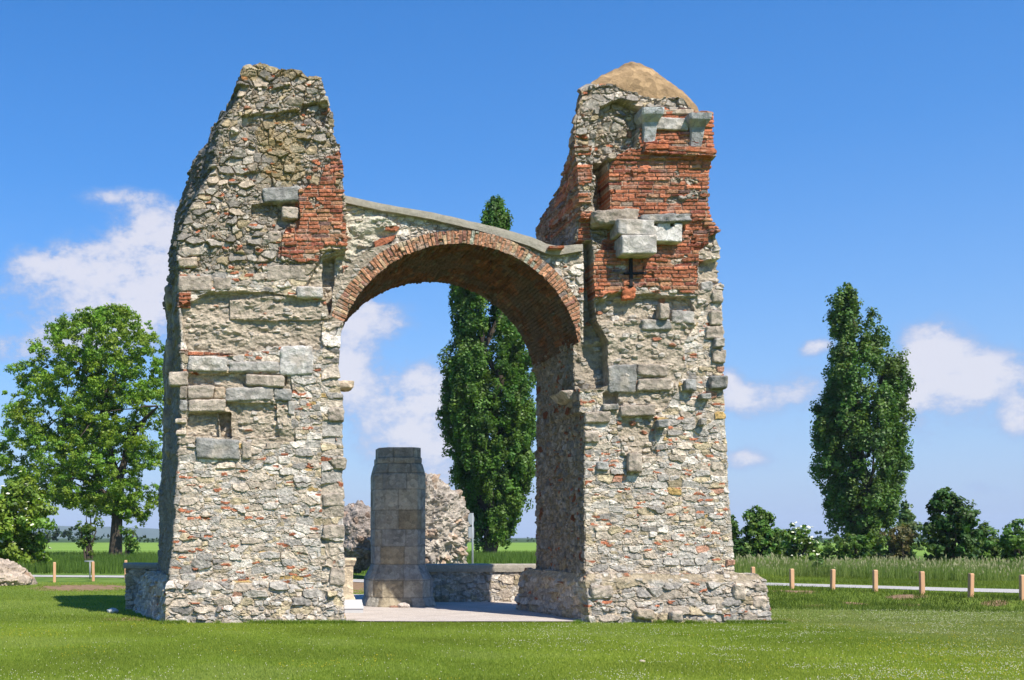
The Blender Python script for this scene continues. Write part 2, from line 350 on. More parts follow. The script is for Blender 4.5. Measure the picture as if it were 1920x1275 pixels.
props(mesh('footpath', np.stack([PX, PY, hgt(PX, PY) + .02], -1).reshape(-1, 3), gridfaces(500, 9), MAT_PATH), kind='structure')

# ------------------------------------------------------------------ masonry patterns
CREAM, LIGHT, GREY, DGREY, TAN, OCHRE, RED, MORT = [np.array(c) for c in ((.54, .45, .35), (.63, .56, .475), (.42, .38, .33), (.265, .24, .21), (.42, .34, .22), (.52, .33, .10), (.38, .135, .07), (.46, .38, .285))]
def pick(r, table):
    """table: [(cumulative probability, colour)]"""
    out = np.zeros((len(r), 3)); lo = 0
    for hi, c in table:
        m = (r >= lo) & (r < hi); out[m] = c; lo = hi
    return out
PAL_LOW = [(.30, CREAM), (.52, LIGHT), (.80, GREY * 1.08), (.86, DGREY * 1.2), (.975, TAN * 1.15), (.992, OCHRE * np.array((.95, 1.0, 1.3))), (1.01, np.array((.46, .25, .17)))]
PAL_UP = [(.16, CREAM * .85), (.26, LIGHT * .85), (.70, GREY * .9), (.90, DGREY * 1.1), (.985, TAN), (1.01, np.array((.40, .20, .13)))]
PAL_SPAN = [(.55, LIGHT), (.85, CREAM * 1.05), (1.01, GREY)]
PAL_WALL = [(.3, CREAM * .95), (.5, LIGHT * .9), (.8, GREY), (1.01, TAN)]
def rubble(P, cell, seed, pal, prot=.05, joint=.16, chips=.05, mort=MORT, warp=.05, jz=.7):
    wn = np.stack([vnoise(P * 2.6, seed + 50), vnoise(P * 2.6, seed + 51), vnoise(P * 2.2, seed + 52) * .7], -1) * warp
    wn2 = np.stack([vnoise(P * 11, seed + 53), vnoise(P * 11, seed + 54), vnoise(P * 11, seed + 55)], -1) * .018
    Q = P + wn + wn2
    F1, F2, ID, C = vor3(Q, tuple(1.22 * v for v in cell), seed, jz); sz = np.full(len(P), cell[2] * 1.22)
    eL = (F2 - F1) * 1.15
    small = hsh(ID[:, 0], ID[:, 1], ID[:, 2], seed + 30) < .52
    S1, S2, IS, CS = vor3(Q, (cell[0] * .66, cell[1] * .66, cell[2] * .62), seed + 200, jz)
    e = np.where(small, np.minimum(eL * 1.25, (S2 - S1)), eL)
    ID = np.where(small[:, None], IS + 5000, ID); C = np.where(small[:, None], CS, C)
    amp = np.where(small, .75, 1.1)
    r1 = hsh(ID[:, 0], ID[:, 1], ID[:, 2], seed + 10); r2 = hsh(ID[:, 0], ID[:, 1], ID[:, 2], seed + 11); r3 = hsh(ID[:, 0], ID[:, 1], ID[:, 2], seed + 12)
    t1 = hsh(ID[:, 0], ID[:, 1], ID[:, 2], seed + 13) - .5; t2 = hsh(ID[:, 0], ID[:, 1], ID[:, 2], seed + 14) - .5; t3 = hsh(ID[:, 0], ID[:, 1], ID[:, 2], seed + 15) - .5
    joint = joint * .8
    dome = sst(0.0, joint, e)
    D = (Q - C)
    tilt = (D[:, 0] * t1 + D[:, 1] * t2) * 0.9 + D[:, 2] * (t3 - .15) * 1.1
    disp = dome * amp * (prot * (.25 + r2) + tilt * min(1.0, prot * 10)) - prot * .4 + prot * .22 * fbm(P * 13, 3, seed + 40)
    col = pick(r1, pal) * (.78 + .45 * r3)[:, None]
    col = col * (1 + .22 * fbm(P * 9, 3, seed + 41))[:, None]
    # darker or lighter speckle inside a stone
    col = col * (1 + .14 * vnoise(P * 16, seed + 61))[:, None]
    # red brick chips wedged into joints
    if chips:
        G1, G2, JD, _ = vor3(P + wn2, (cell[0] * .62, cell[1] * .62, cell[2] * .45), seed + 80, .6)
        rc = hsh(JD[:, 0], JD[:, 1], JD[:, 2], seed + 83)
        mc = (rc < chips) & (e < .42)
        cm = mc & (G2 - G1 > .06)
        col[cm] = RED * (.8 + .7 * hsh(JD[cm, 0], JD[cm, 1], JD[cm, 2], seed + 84))[:, None]
        disp = np.where(cm, prot * .35, disp)
    mm = sst(joint * .62, joint * .18, e)
    if chips: mm = np.where(cm, 0, mm)
    mcol = mort * (1 + .15 * vnoise(P * 7, seed + 62))[:, None]
    col = col * (1 - mm[:, None]) + mcol * mm[:, None]
    return disp, col
def brick(P, u, w, seed, Lb=.33, H=.092, prot=.02, worn=.25, mcol_=(.46, .34, .25)):
    w = w + .018 * vnoise(P * 1.1, seed) + .006 * vnoise(P * 5, seed + 1)
    row = np.floor(w / H).astype(np.int64); z0 = row * 0
    off = hsh(row, z0, z0, seed + 2)
    lv = Lb * (.75 + .5 * hsh(row, z0, z0, seed + 3))
    q = u / lv + off; cidx = np.floor(q).astype(np.int64)
    du = np.minimum(q - cidx, 1 - (q - cidx)) * lv; fw = w / H - row; dw = np.minimum(fw, 1 - fw) * H
    r1 = hsh(row, cidx, z0, seed + 4); r2 = hsh(row, cidx, z0, seed + 5); r3 = hsh(row, cidx, z0, seed + 6)
    ed = np.minimum(du, dw * 1.0) + .006 * vnoise(P * 23, seed + 8)
    b = sst(.003, .013, ed)
    disp = b * (prot * (.35 + 1.4 * r1)) - prot * .4 + .012 * fbm(P * 14, 3, seed + 30)
    col = pick(r2, [(.62, RED), (.74, RED * 1.3), (.83, np.array((.26, .085, .055))), (.93, np.array((.44, .22, .12))), (.97, np.array((.36, .27, .20))), (1.01, np.array((.19, .11, .09)))]) * (.75 + .55 * r3)[:, None]
    mort = np.array(mcol_)[None, :] * (1 + .1 * vnoise(P * 9, seed + 9))[:, None]
    col = col * b[:, None] + mort * (1 - b)[:, None]
    er = fbm(P * 1.7, 3, seed + 20)
    lost = (er + .35 * (r1 - .5)) > (.62 - worn)
    disp = np.where(lost, disp - .055 * (0.4 + r3), disp)
    stn = sst(.15, .45, fbm(P * 3, 3, seed + 21)) * .5
    grey = np.array((.38, .33, .27))
    col = col * (1 - stn[:, None] * .55) + grey * stn[:, None] * .55
    return disp, col
def core(P, seed, amp=.07, col0=MORT):
    """weathered Roman concrete core with small stones stuck in mortar"""
    n = fbm(P * np.array([1.6, 1.6, 3.0]), 4, seed); n2 = fbm(P * np.array([6, 6, 12.]), 3, seed + 3)
    disp = n * amp + n2 * amp * .45
    F1, F2, ID, C = vor3(P + .02 * n2[:, None], (.17, .17, .11), seed + 7, .8)
    r = hsh(ID[:, 0], ID[:, 1], ID[:, 2], seed + 8); r3 = hsh(ID[:, 0], ID[:, 1], ID[:, 2], seed + 9)
    s = (r < .40) * sst(.05, .25, F2 - F1)
    disp = disp + s * .035
    col = col0 * (1 + .22 * n + .2 * n2)[:, None] * (.95 + 0 * r3)[:, None]
    sc_ = pick(r3, [(.4, CREAM), (.6, LIGHT), (.93, GREY), (1.01, RED)])
    m = s[:, None] * .85
    return disp, col * (1 - m) + sc_ * m

# ------------------------------------------------------------------ pier builder
def loft_pier(name, parent, corners, H, masonry, cols, dz=.018, z0=-.05, zc=None, ztop=None, caps=26, relief=None, relief_len=1.4, mat=None):
    """corners(z) -> FL, FR, BR, BL arrays (n,2); masonry(P, side weights) -> disp, colour"""
    nr = int((H - z0) / dz); z = np.linspace(z0, H, nr)
    FL, FR, BR, BL = corners(z)
    segs = [(FL, FR, cols[0]), (FR, BR, cols[1]), (BR, BL, cols[2]), (BL, FL, cols[3])]
    Nn = [(0, -1), (1, 0), (0, 1), (-1, 0)]
    Ps = []; Ns = []; FW = []
    for k, (a, b, n) in enumerate(segs):
        t = np.linspace(0, 1, n, endpoint=False)
        P = a[:, None, :] * (1 - t)[None, :, None] + b[:, None, :] * t[None, :, None]
        ed = np.linalg.norm(b - a, axis=1)[:, None]; nn_ = np.array(Nn[k], float)
        if k in (3, 1):
            dv = b - a; nl = np.stack([dv[:, 1], -dv[:, 0]], -1); nl /= np.linalg.norm(nl, axis=1)[:, None]; base = nl[:, None, :] * np.ones((1, n, 1))
        else: base = np.ones((nr, n, 1)) * nn_
        da = sst(.12, 0, t[None, :] * ed)[..., None] * .5; db = sst(.12, 0, (1 - t)[None, :] * ed)[..., None] * .5
        prv = np.array(Nn[(k - 1) % 4], float); nxt = np.array(Nn[(k + 1) % 4], float)
        nv = base * (1 - da - db) + prv * da + nxt * db
        Ps.append(P); Ns.append(nv)
        if k == 0: fw = np.ones((nr, n))
        elif k == 1: fw = np.clip(1 - t[None, :] * ed / relief_len, 0, 1)
        elif k == 3: fw = np.clip(1 - (1 - t)[None, :] * ed / relief_len, 0, 1)
        else: fw = np.zeros((nr, n))
        FW.append(fw * np.ones((nr, n)))
    P2 = np.concatenate(Ps, 1); NV = np.concatenate(Ns, 1); FW = np.concatenate(FW, 1); nc = P2.shape[1]
    P = np.concatenate([P2, np.repeat(z[:, None, None], nc, 1)], -1); NV = np.concatenate([NV, np.zeros((nr, nc, 1))], -1)
    if ztop is not None:
        zt = ztop(P[..., 0], P[..., 1]); zz = P[..., 2]
        P[..., 2] = np.where(zz > zc, zc + (zz - zc) * (zt - zc) / (H - zc), zz)
    # caps
    top = P[-1]; cen = top.mean(0); CP = []
    for i in range(1, caps + 1):
        q = top * (1 - i / caps) + cen * (i / caps)
        if ztop is not None: q[:, 2] = ztop(q[:, 0], q[:, 1]) + .02 * i / caps
        CP.append(q)
    P = np.concatenate([P, np.array(CP)], 0)
    NVc = np.zeros((caps, nc, 3)); NVc[..., 2] = 1
    NV[-1, :, 2] += 1; NV[-2, :, 2] += .5
    NV = np.concatenate([NV, NVc], 0); FW = np.concatenate([FW, np.repeat(FW[-1:] * 0, caps, 0)], 0)
    nrt = P.shape[0]
    NV /= np.linalg.norm(NV, axis=-1, keepdims=True) + 1e-9
    Pf = P.reshape(-1, 3); Nf = NV.reshape(-1, 3)
    disp, col = masonry(Pf, Nf, FW.ravel())
    out = Pf + Nf * disp[:, None]
    if relief is not None:
        rl = relief(Pf) * FW.ravel(); out[:, 1] += rl
    return mesh(name, out, gridfaces(nrt, nc, True, False), mat or MAT_MAS, parent, col, smooth=False)

Y0L, Y0R, YB = 24.62, 24.88, 28.6
gate = empty('ruined_gate', (4.6, 26.6, 0), 'ruined Roman gateway of rubble stone and red brick with one round arch', 'ruin')

def pxpy(P, Y0): return P[:, 0] * F / Y0 + CX, HY - (P[:, 2] - CZ) * F / Y0
def ZY(py, Y): return CZ + (HY - py) * Y / F
def XY(px, Y): return (px - CX) * Y / F

# ---- left pier
lf_l = [(1175, 311), (1083, 320), (939, 328), (869, 334), (794, 337), (700, 342), (640, 337), (543, 335), (480, 337), (445, 339), (407, 353), (357, 379), (332, 386), (288, 403), (225, 418), (178, 444), (141, 450)]
lf_r = [(1175, 645), (1083, 644), (880, 643), (747, 643), (712, 635), (656, 635), (605, 643), (596, 648), (445, 648), (367, 643), (332, 641), (279, 635), (244, 624), (197, 625), (163, 611), (144, 602)]
lf_b = [(1175, 296), (1075, 294), (1030, 297), (940, 300), (840, 304), (780, 311), (730, 308), (690, 304), (640, 314), (560, 309), (489, 316), (395, 336), (345, 354), (298, 379), (232, 402), (188, 426), (147, 443)]
fl = interp([(ZY(a, Y0L), XY(b, Y0L)) for a, b in lf_l]); fr = interp([(ZY(a, Y0L), XY(b, Y0L)) for a, b in lf_r])
fb = interp([(ZY(a, YB), XY(b, YB)) for a, b in lf_b])
zt_l = interp([(XY(a, Y0L), ZY(b, Y0L)) for a, b in [(430, 150), (450, 141), (458, 125), (475, 122), (491, 117), (505, 122), (516, 127), (540, 129), (566, 134), (574, 146), (585, 147), (601, 144), (612, 160)]])
def corners_l(z):
    y = z * 0 + Y0L; yb = z * 0 + YB - sst(8, 12.4, z) * .9
    return np.stack([fl(z), y], -1), np.stack([fr(z), y], -1), np.stack([fr(z) - .05, yb], -1), np.stack([np.minimum(fb(z), fl(z) + .25), yb], -1)
HL = ZY(130, Y0L)
BR_L = [(634, 272), (642, 320), (643, 360), (646, 420), (650, 468), (598, 470), (598, 494), (527, 490), (529, 432), (556, 410), (560, 357), (598, 348), (606, 300)]
CO_L = [(340, 575), (395, 548), (470, 545), (560, 556), (600, 480), (650, 470), (648, 600), (600, 655), (520, 650), (430, 668), (345, 665)]
CO_L2 = [(335, 700), (420, 700), (545, 700), (550, 760), (545, 800), (560, 830), (335, 830)]
MOSS = [(500, 225), (560, 215), (575, 300), (545, 340), (500, 330), (490, 280)]
def mas_l(P, Nv, fw):
    x, y = pxpy(P, Y0L)
    nx_ = fbm(P * 1.8, 3, 101) * 12; ny_ = fbm(P * 1.8, 3, 102) * 9
    xj, yj = x + nx_, y + ny_
    up = yj < 510
    d0, c0 = rubble(P, (.30, .30, .128), 11, PAL_LOW, .028, .10, .06, jz=.5)
    d1, c1 = rubble(P, (.23, .23, .14), 21, PAL_UP, .06, .15, .03, mort=MORT * .74, warp=.09, jz=.9)
    d3, c3 = core(P, 31, .10)
    d4, c4 = rubble(P, (.55, .55, .25), 41, PAL_LOW, .03, .10, .02, warp=.03)
    d1 = d1 + .11 * fbm(P * 1.3, 3, 104) * sst(540, 430, y) + .06 * sst(330, 180, y) * fbm(P * 3, 2, 105)
    dB, cB = brick(P, P[:, 0] + P[:, 1], P[:, 2], 51, prot=.034, worn=.22); dB += .04 * fbm(P * 2, 3, 52)
    c1 = c1 * np.array((.98, .95, .90))
    d = np.where(up, d1, d0); c = np.where(up[:, None], c1, c0)
    m3 = inpoly(xj, yj, CO_L) | inpoly(xj, yj, CO_L2)
    d = np.where(m3, d3 - .03, d); c = np.where(m3[:, None], c3, c)
    m4 = (x > 602 + nx_ * .5) & (yj > 600)
    d = np.where(m4, d4, d); c = np.where(m4[:, None], c4, c)
    hf = 7 * vnoise(P * 6, 112); hg = 7 * vnoise(P * np.array([5, 5, 9.]), 113)
    mB = (inpoly(x + nx_ * .7 + hf, y + ny_ * .5 + hg, BR_L) & (fbm(P * np.array([2, 2, 4.]), 3, 114) < .33)) | inpoly(x, y, [(332, 548), (358, 548), (357, 576), (332, 576)]) | inpoly(xj, y, [(330, 655), (440, 662), (440, 669), (330, 663)])
    mB &= (P[:, 1] < 26.5)
    d = np.where(mB, dB + .03, d); c = np.where(mB[:, None], cB, c)
    mo = ((((x - 532) / 46) ** 2 + ((y - 275) / 72) ** 2 + 1.6 * fbm(P * 3.2, 4, 109)) < .75) & (fw > .9) | ((P[:, 2] > 12.1) & (fbm(P * 4, 2, 106) > -.05))
    c = np.where(mo[:, None], c * .5 + np.array((.36, .25, .08)) * .42, c)
    # left flank: eroded surface, its grey-brown darkened with shade put into the colour
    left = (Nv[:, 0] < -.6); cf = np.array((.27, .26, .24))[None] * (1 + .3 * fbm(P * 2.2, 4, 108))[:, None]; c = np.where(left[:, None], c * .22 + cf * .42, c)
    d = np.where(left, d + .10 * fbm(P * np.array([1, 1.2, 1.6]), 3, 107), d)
    return d, c
def rel_l(P):
    x, y = pxpy(P, Y0L); n = fbm(P * 2.2, 3, 111) * 6
    r = np.zeros(len(P))
    r += .10 * inpoly(x + n, y + n * .7, CO_L)
    r += .34 * inpoly(x + n, y + n * .5, [(606, 484), (660, 470), (660, 560), (655, 604), (622, 590), (606, 540)])
    r -= .07 * inpoly(x + n * .5, y + n * .3, [(430, 560), (545, 552), (618, 560), (618, 597), (545, 600), (430, 598)])
    r += .30 * inpoly(x + n * .6, y + n * .4, [(411, 774), (434, 772), (434, 820), (415, 818)])
    r += .12 * inpoly(x + n, y + n * .5, [(352, 775), (411, 775), (412, 820), (352, 818)])
    r += .07 * inpoly(x + n, y + n * .5, [(430, 755), (520, 757), (525, 820), (440, 820)])
    r += .09 * inpoly(x + n, y + n * .4, [(345, 700), (460, 700), (540, 704), (535, 722), (345, 722)])
    r += .16 * inpoly(x + n * 1.6, y + n, [(566, 195), (612, 190), (610, 240), (575, 235), (560, 215)])
    r += .08 * inpoly(x + n, y + n, [(452, 215), (560, 205), (565, 225), (455, 238)])
    r += .14 * inpoly(x + n, y + n * .6, [(470, 382), (560, 380), (560, 432), (527, 440), (500, 430), (470, 410)])
    r -= .05 * inpoly(x + n * .5, y + n * .3, BR_L)
    return r
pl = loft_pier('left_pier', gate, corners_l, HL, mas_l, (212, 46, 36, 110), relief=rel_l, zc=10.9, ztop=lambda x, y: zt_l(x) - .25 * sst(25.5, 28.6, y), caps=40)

# ---- right pier
rf_l = [(1175, 1098), (1078, 1096), (775, 1095), (772, 1086), (660, 1084), (455, 1083), (400, 1088), (330, 1086), (250, 1076), (215, 1077), (185, 1084), (172, 1090)]
rf_r = [(1175, 1380), (1078, 1377), (1000, 1372), (920, 1366), (830, 1362), (740, 1357), (640, 1355), (540, 1351), (470, 1349), (430, 1341), (415, 1330), (385, 1327), (350, 1328), (290, 1333), (215, 1335), (205, 1334)]
gl = interp([(ZY(a, Y0R), XY(b, Y0R)) for a, b in rf_l]); gr = interp([(ZY(a, Y0R), XY(b, Y0R)) for a, b in rf_r])
zt_r = interp([(XY(a, Y0R), ZY(b, Y0R)) for a, b in [(1070, 205), (1085, 182), (1092, 168), (1108, 158), (1150, 154), (1165, 163), (1190, 170), (1215, 179), (1238, 185), (1255, 178), (1272, 176), (1288, 190), (1300, 206), (1322, 212), (1336, 215)]])
bshift = interp([(0, .0), (9.5, .0), (9.75, .03), (9.95, .12), (10.3, .36), (10.7, .64), (11.1, .88), (11.5, 1.05), (12.0, 1.25), (12.5, 1.6)])
def corners_r(z):
    y = z * 0 + Y0R; yb = z * 0 + YB - sst(9, 12.4, z) * .5
    XL = np.where(z < 6.2, 7.95, gl(z))
    return np.stack([gl(z), y], -1), np.stack([gr(z), y], -1), np.stack([np.where(z < 8.5, 9.6, gr(z) - .6), yb], -1), np.stack([XL + bshift(z), yb], -1)  # unseen back-right corner cut away below so sun reaches the low wall
HR = ZY(165, Y0R)
BR_R = [(1212, 204), (1340, 210), (1338, 290), (1332, 400), (1338, 440), (1312, 482), (1306, 556), (1262, 550), (1228, 548), (1200, 540), (1165, 548), (1112, 562), (1108, 478), (1140, 440), (1140, 330), (1152, 290), (1200, 275), (1200, 240)]
BR_R2 = [(1066, 188), (1112, 192), (1113, 230), (1108, 330), (1110, 450), (1066, 455)]
CO_R = [(1108, 562), (1165, 548), (1228, 545), (1306, 556), (1306, 470), (1345, 415), (1354, 545), (1300, 600), (1280, 650), (1290, 690), (1260, 740), (1225, 790), (1232, 860), (1170, 850), (1160, 780), (1135, 740), (1120, 640)]
def mas_r(P, Nv, fw):
    x, y = pxpy(P, Y0R)
    nx_ = fbm(P * 1.8, 3, 201) * 12; ny_ = fbm(P * 1.8, 3, 202) * 9
    xj, yj = x + nx_, y + ny_
    d0, c0 = rubble(P, (.27, .27, .118), 211, PAL_LOW, .028, .10, .055, jz=.5)
    d1, c1 = rubble(P, (.23, .23, .14), 221, PAL_UP, .065, .15, .03, mort=MORT * .74, warp=.09, jz=.9)
    d3, c3 = core(P, 231, .09)
    dB, cB = brick(P, P[:, 0] + P[:, 1], P[:, 2], 251, prot=.034, worn=.20); dB += .05 * fbm(P * 1.6, 3, 252) + .05 * sst(1275, 1325, x) * sst(360, 390, y) * sst(480, 460, y) * vnoise(P * np.array([1, 1, 5.]), 253)
    up = yj < 470
    c1 = c1 * np.array((.98, .95, .90))
    d1 = d1 + .13 * fbm(P * 1.5, 3, 204) * sst(500, 400, y)
    d = np.where(up, d1, d0); c = np.where(up[:, None], c1, c0)
    m3 = inpoly(xj, yj, CO_R); d = np.where(m3, d3, d); c = np.where(m3[:, None], c3, c)
    st = inpoly(xj, y, [(1060, 455), (1112, 455), (1116, 560), (1140, 620), (1140, 730), (1075, 735)])
    c = np.where(st[:, None], c3 * .8, c); d = np.where(st, d3, d)
    hf = 7 * vnoise(P * 6, 212); hg = 7 * vnoise(P * np.array([5, 5, 9.]), 213)
    mB = (inpoly(x + nx_ * .7 + hf, y + ny_ * .5 + hg, BR_R) & (fbm(P * np.array([2, 2, 4.]), 3, 214) < .36)) | (inpoly(x + nx_ * .4, y, BR_R2) & (hsh(np.floor(P[:, 2] / .21).astype(int), np.zeros(len(P), int), np.zeros(len(P), int), 5) > .3))
    mB &= (P[:, 1] < 27)
    worn = fbm(P * .9, 2, 206) > .25
    d = np.where(mB, dB + .03, d); c = np.where(mB[:, None], cB, c)
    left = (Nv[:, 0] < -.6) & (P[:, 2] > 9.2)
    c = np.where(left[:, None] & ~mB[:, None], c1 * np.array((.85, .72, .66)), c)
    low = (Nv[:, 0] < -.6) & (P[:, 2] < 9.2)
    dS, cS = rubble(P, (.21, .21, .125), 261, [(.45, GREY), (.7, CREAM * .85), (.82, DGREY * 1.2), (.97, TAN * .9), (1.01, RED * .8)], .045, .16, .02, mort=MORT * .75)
    c = np.where(low[:, None], cS * .68, c); d = np.where(low, dS, d)  # inner flank stones darkened: shade of this side put into their colour
    return d, c
def rel_r(P):
    x, y = pxpy(P, Y0R); n = fbm(P * 2.2, 3, 211) * 6
    r = np.zeros(len(P))
    strip = inpoly(x + n * .3, y + n * .3, [(1000, 450), (1109, 452), (1112, 560), (1118, 600), (1138, 640), (1140, 722), (1120, 728), (1000, 728)])
    r += .36 * strip
    r += .24 * inpoly(x + n, y + n, [(1112, 330), (1143, 290), (1195, 275), (1195, 245), (1212, 205), (1160, 185), (1125, 200), (1118, 260)]) 
    r += .62 * inpoly(x + n * .8, y + n, [(1116, 300), (1143, 300), (1142, 410), (1116, 410)])
    r += .10 * inpoly(x + n * .5, y + n, [(1085, 410), (1150, 412), (1150, 470), (1110, 452), (1085, 450)])
    r -= .06 * inpoly(x + n * .3, y + n * .3, [(1110, 470), (1308, 470), (1306, 556), (1112, 562)])
    r -= .10 * inpoly(x, y + n * .2, [(1205, 273), (1338, 284), (1338, 298), (1205, 290)])
    r += .05 * inpoly(x + n, y + n * .2, [(1140, 300), (1338, 300), (1338, 470), (1140, 470)])
    r += .12 * inpoly(x + n, y + n, [(1115, 565), (1160, 550), (1290, 560), (1300, 580), (1280, 600), (1118, 600)])
    r += .15 * inpoly(x + n, y + n, [(1310, 490), (1356, 486), (1356, 528), (1310, 545)])
    r += .16 * inpoly(x + n * .6, y + n * .4, [(1130, 735), (1160, 735), (1160, 765), (1130, 770)])
    r += .05 * inpoly(x + n, y + n * .6, [(1165, 782), (1228, 782), (1230, 855), (1172, 850)])
    return r
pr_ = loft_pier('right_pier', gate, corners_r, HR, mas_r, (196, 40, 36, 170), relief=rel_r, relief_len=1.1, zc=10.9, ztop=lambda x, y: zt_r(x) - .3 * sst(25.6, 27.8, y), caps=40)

# ---- plinths
def plinth(name, parent, FLt, FRt, BRt, BLt, FLb, FRb, BRb, BLb, H, seed, pal, capcol, capw):
    def cor(z):
        k = np.clip(z / H, 0, 1)[:, None]; k = 1 - (1 - k) ** 1.0
        rnd = .10 * sst(H - .22, H, z)[:, None] ** 2
        def L_(b, t, s): return np.array(b) * (1 - k) + np.array(t) * k + rnd * np.array(s)
        return L_(FLb, FLt, (1, 1)), L_(FRb, FRt, (-1, 1)), L_(BRb, BRt, (-1, -1)), L_(BLb, BLt, (1, -1))
    def mas(P, Nv, fw):
        d, c = rubble(P, (.36, .36, .155), seed, pal, .05, .11, .03, jz=.55)
        d = d + .05 * fbm(P * 1.5, 3, seed + 5) + .05 * sst(.25, 0, P[:, 2]) * vnoise(P * 5, seed + 6)
        top = sst(H - capw, H - capw * .4, P[:, 2] + .10 * fbm(P * 2.5, 3, seed + 7))
        d2, c2 = core(P, seed + 9, .035, np.array(capcol))
        return d * (1 - top) + d2 * top, c * (1 - top[:, None]) + c2 * top[:, None]
    return loft_pier(name, parent, cor, H, mas, (180, 40, 30, 160), caps=24)
plinth('plinth', pl, (-1.36, 24.56), (2.52, 24.6), (2.5, 28.7), (-2.25, 28.5), (-1.44, 24.52), (2.57, 24.5), (2.55, 28.75), (-2.5, 28.6), 1.02, 301, PAL_LOW, MORT * .85, .10)
plinth('plinth', pr_, (7.93, 24.66), (11.98, 24.68), (11.9, 28.8), (7.60, 28.75), (8.02, 24.52), (12.08, 24.5), (12.0, 28.9), (7.52, 28.85), 1.08, 331, [(.25, CREAM * .85), (.45, LIGHT * .85), (.85, GREY * .95), (1.01, TAN)], (.40, .325, .22), .24)

# ---- arch: brick ring with soffit, spandrel wall, concrete coping
AX, AZc = XY(860, 24.8), ZY(686, 24.8); R0, R1 = 230 * 24.8 / F, 254 * 24.8 / F
YF, YSP = 24.80, 24.98
ang0, ang1 = math.pi - math.asin((686 - 603) / 230), math.asin((686 - 642) / 230)
na = 430; A = np.linspace(ang0, ang1, na)
nfr, nso, nbk = 26, 170, 6
def ring_pts(A):
    r_f = np.linspace(R1, R0, nfr, endpoint=False); y_s = np.linspace(YF, YB - .05, nso, endpoint=False); r_b = np.linspace(R0, R1, nbk)
    pts = [(r, YF, (0, -1, 0)) for r in r_f] + [(R0, y, (-1, 0, 0)) for y in y_s] + [(r, YB - .05, (0, 1, 0)) for r in r_b]
    rr = np.array([p[0] for p in pts]); yy = np.array([p[1] for p in pts]); nn_ = np.array([p[2] for p in pts], float)
    nn_[nfr - 1:nfr + 1] = np.array([-.7, -.7, 0])
    return rr, yy, nn_
rr, yy, nr3 = ring_pts(A)
# left part of the ring is thicker and ragged
ca, sa = np.cos(A)[:, None], np.sin(A)[:, None]
wid = 1 + 1.0 * (sst(1.95, 2.3, A) * (1 - .75 * sst(2.55, 2.75, A)))[:, None]
rw = np.where(np.arange(len(rr))[None, :] < nfr, R0 + (rr - R0)[None, :] * wid, rr[None, :] * np.ones((na, 1)))
Xmax = XY(1087, 24.8); rw = np.where((ca > .3) & (AX + rw * ca > Xmax), np.maximum((Xmax - AX) / np.maximum(ca, .3), R0 + .015 * (rw > R0 + 1e-4)), rw)
PXr = AX + rw * ca; PZr = AZc + rw * sa; PYr = np.repeat(yy[None, :], na, 0)
P = np.stack([PXr, PYr, PZr], -1).reshape(-1, 3)
Nr = np.stack([nr3[None, :, 0] * ca, np.repeat(nr3[None, :, 1], na, 0), nr3[None, :, 0] * sa], -1).reshape(-1, 3)
arc = (A[:, None] * 2.85 * np.ones((1, len(rr)))).ravel()
front = (np.repeat((np.arange(len(rr)) < nfr)[None, :], na, 0)).ravel()
u = np.where(front, rw.ravel() * .9, P[:, 1])
PA = np.stack([arc, P[:, 1], rw.ravel()], -1)
d, c = brick(PA, u, arc + .035 * fbm(np.stack([arc, P[:, 1] * .8, P[:, 2] * 0], -1) * 1.5, 3, 407) * (~front), 401, Lb=.34, H=.088, prot=.028, worn=.10, mcol_=(.36, .22, .15))
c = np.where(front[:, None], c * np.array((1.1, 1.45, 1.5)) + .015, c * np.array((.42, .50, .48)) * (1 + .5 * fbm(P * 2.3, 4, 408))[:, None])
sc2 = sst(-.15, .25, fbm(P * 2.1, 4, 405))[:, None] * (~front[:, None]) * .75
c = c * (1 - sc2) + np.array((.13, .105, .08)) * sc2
d = d + .02 * fbm(P * 2, 3, 406)
fr_ = front & (rw.ravel() > R1 * 1.012 + .03 * fbm(P * 2.5, 3, 409)); dF, cF = core(P, 411, .05, MORT * .8); c = np.where(fr_[:, None], cF, c); d = np.where(fr_, dF * .6, d)
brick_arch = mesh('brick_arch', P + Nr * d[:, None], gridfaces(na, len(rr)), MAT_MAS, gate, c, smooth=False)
# spandrel
top_px = interp([(600, 370), (646, 372), (716, 388), (810, 404), (885, 421), (951, 437), (995, 450), (1023, 462), (1045, 467), (1080, 464), (1110, 463)])
nx2 = 330; pxs = np.linspace(628, 1096, nx2); nv = 80
def spandrel(y, nv, flip):
    Xc = XY(pxs, 24.9); dx = (Xc - AX); bot = AZc + np.sqrt(np.clip((R0 + .12) ** 2 - dx ** 2, 0, None)); bot = np.where(np.abs(dx) >= R0 + .12, ZY(640, 24.9), bot); bot = np.maximum(bot, ZY(640, 24.9))
    top = ZY(top_px(pxs), 24.9)
    t = np.linspace(0, 1, nv)[:, None]; Z = bot[None, :] * (1 - t) + top[None, :] * t
    return np.stack([np.repeat(Xc[None, :], nv, 0), np.full((nv, nx2), y), Z], -1).reshape(-1, 3)
PF = spandrel(YSP, nv, False); PB = spandrel(YB - .12, nv, True)
d, c = rubble(PF, (.22, .22, .13), 421, PAL_SPAN, .05, .2, .015, mort=MORT * 1.1)
x_, y_ = pxpy(PF, 24.9); n_ = fbm(PF * 1.8, 3, 422)
mk = inpoly(x_ + n_ * 10, y_ + n_ * 8, [(630, 372), (690, 392), (745, 420), (735, 465), (690, 520), (630, 600)])
dc, cc = core(PF, 425, .16, np.array((.60, .54, .42)))
rdm = inpoly(x_ + n_ * 6, y_ + n_ * 5, [(722, 424), (750, 424), (746, 434), (722, 431)]) | inpoly(x_ + n_ * 8, y_ + n_ * 5, [(700, 452), (745, 440), (740, 452), (705, 470)])
d = np.where(mk, dc + .02, d); c = np.where(mk[:, None], cc, c)
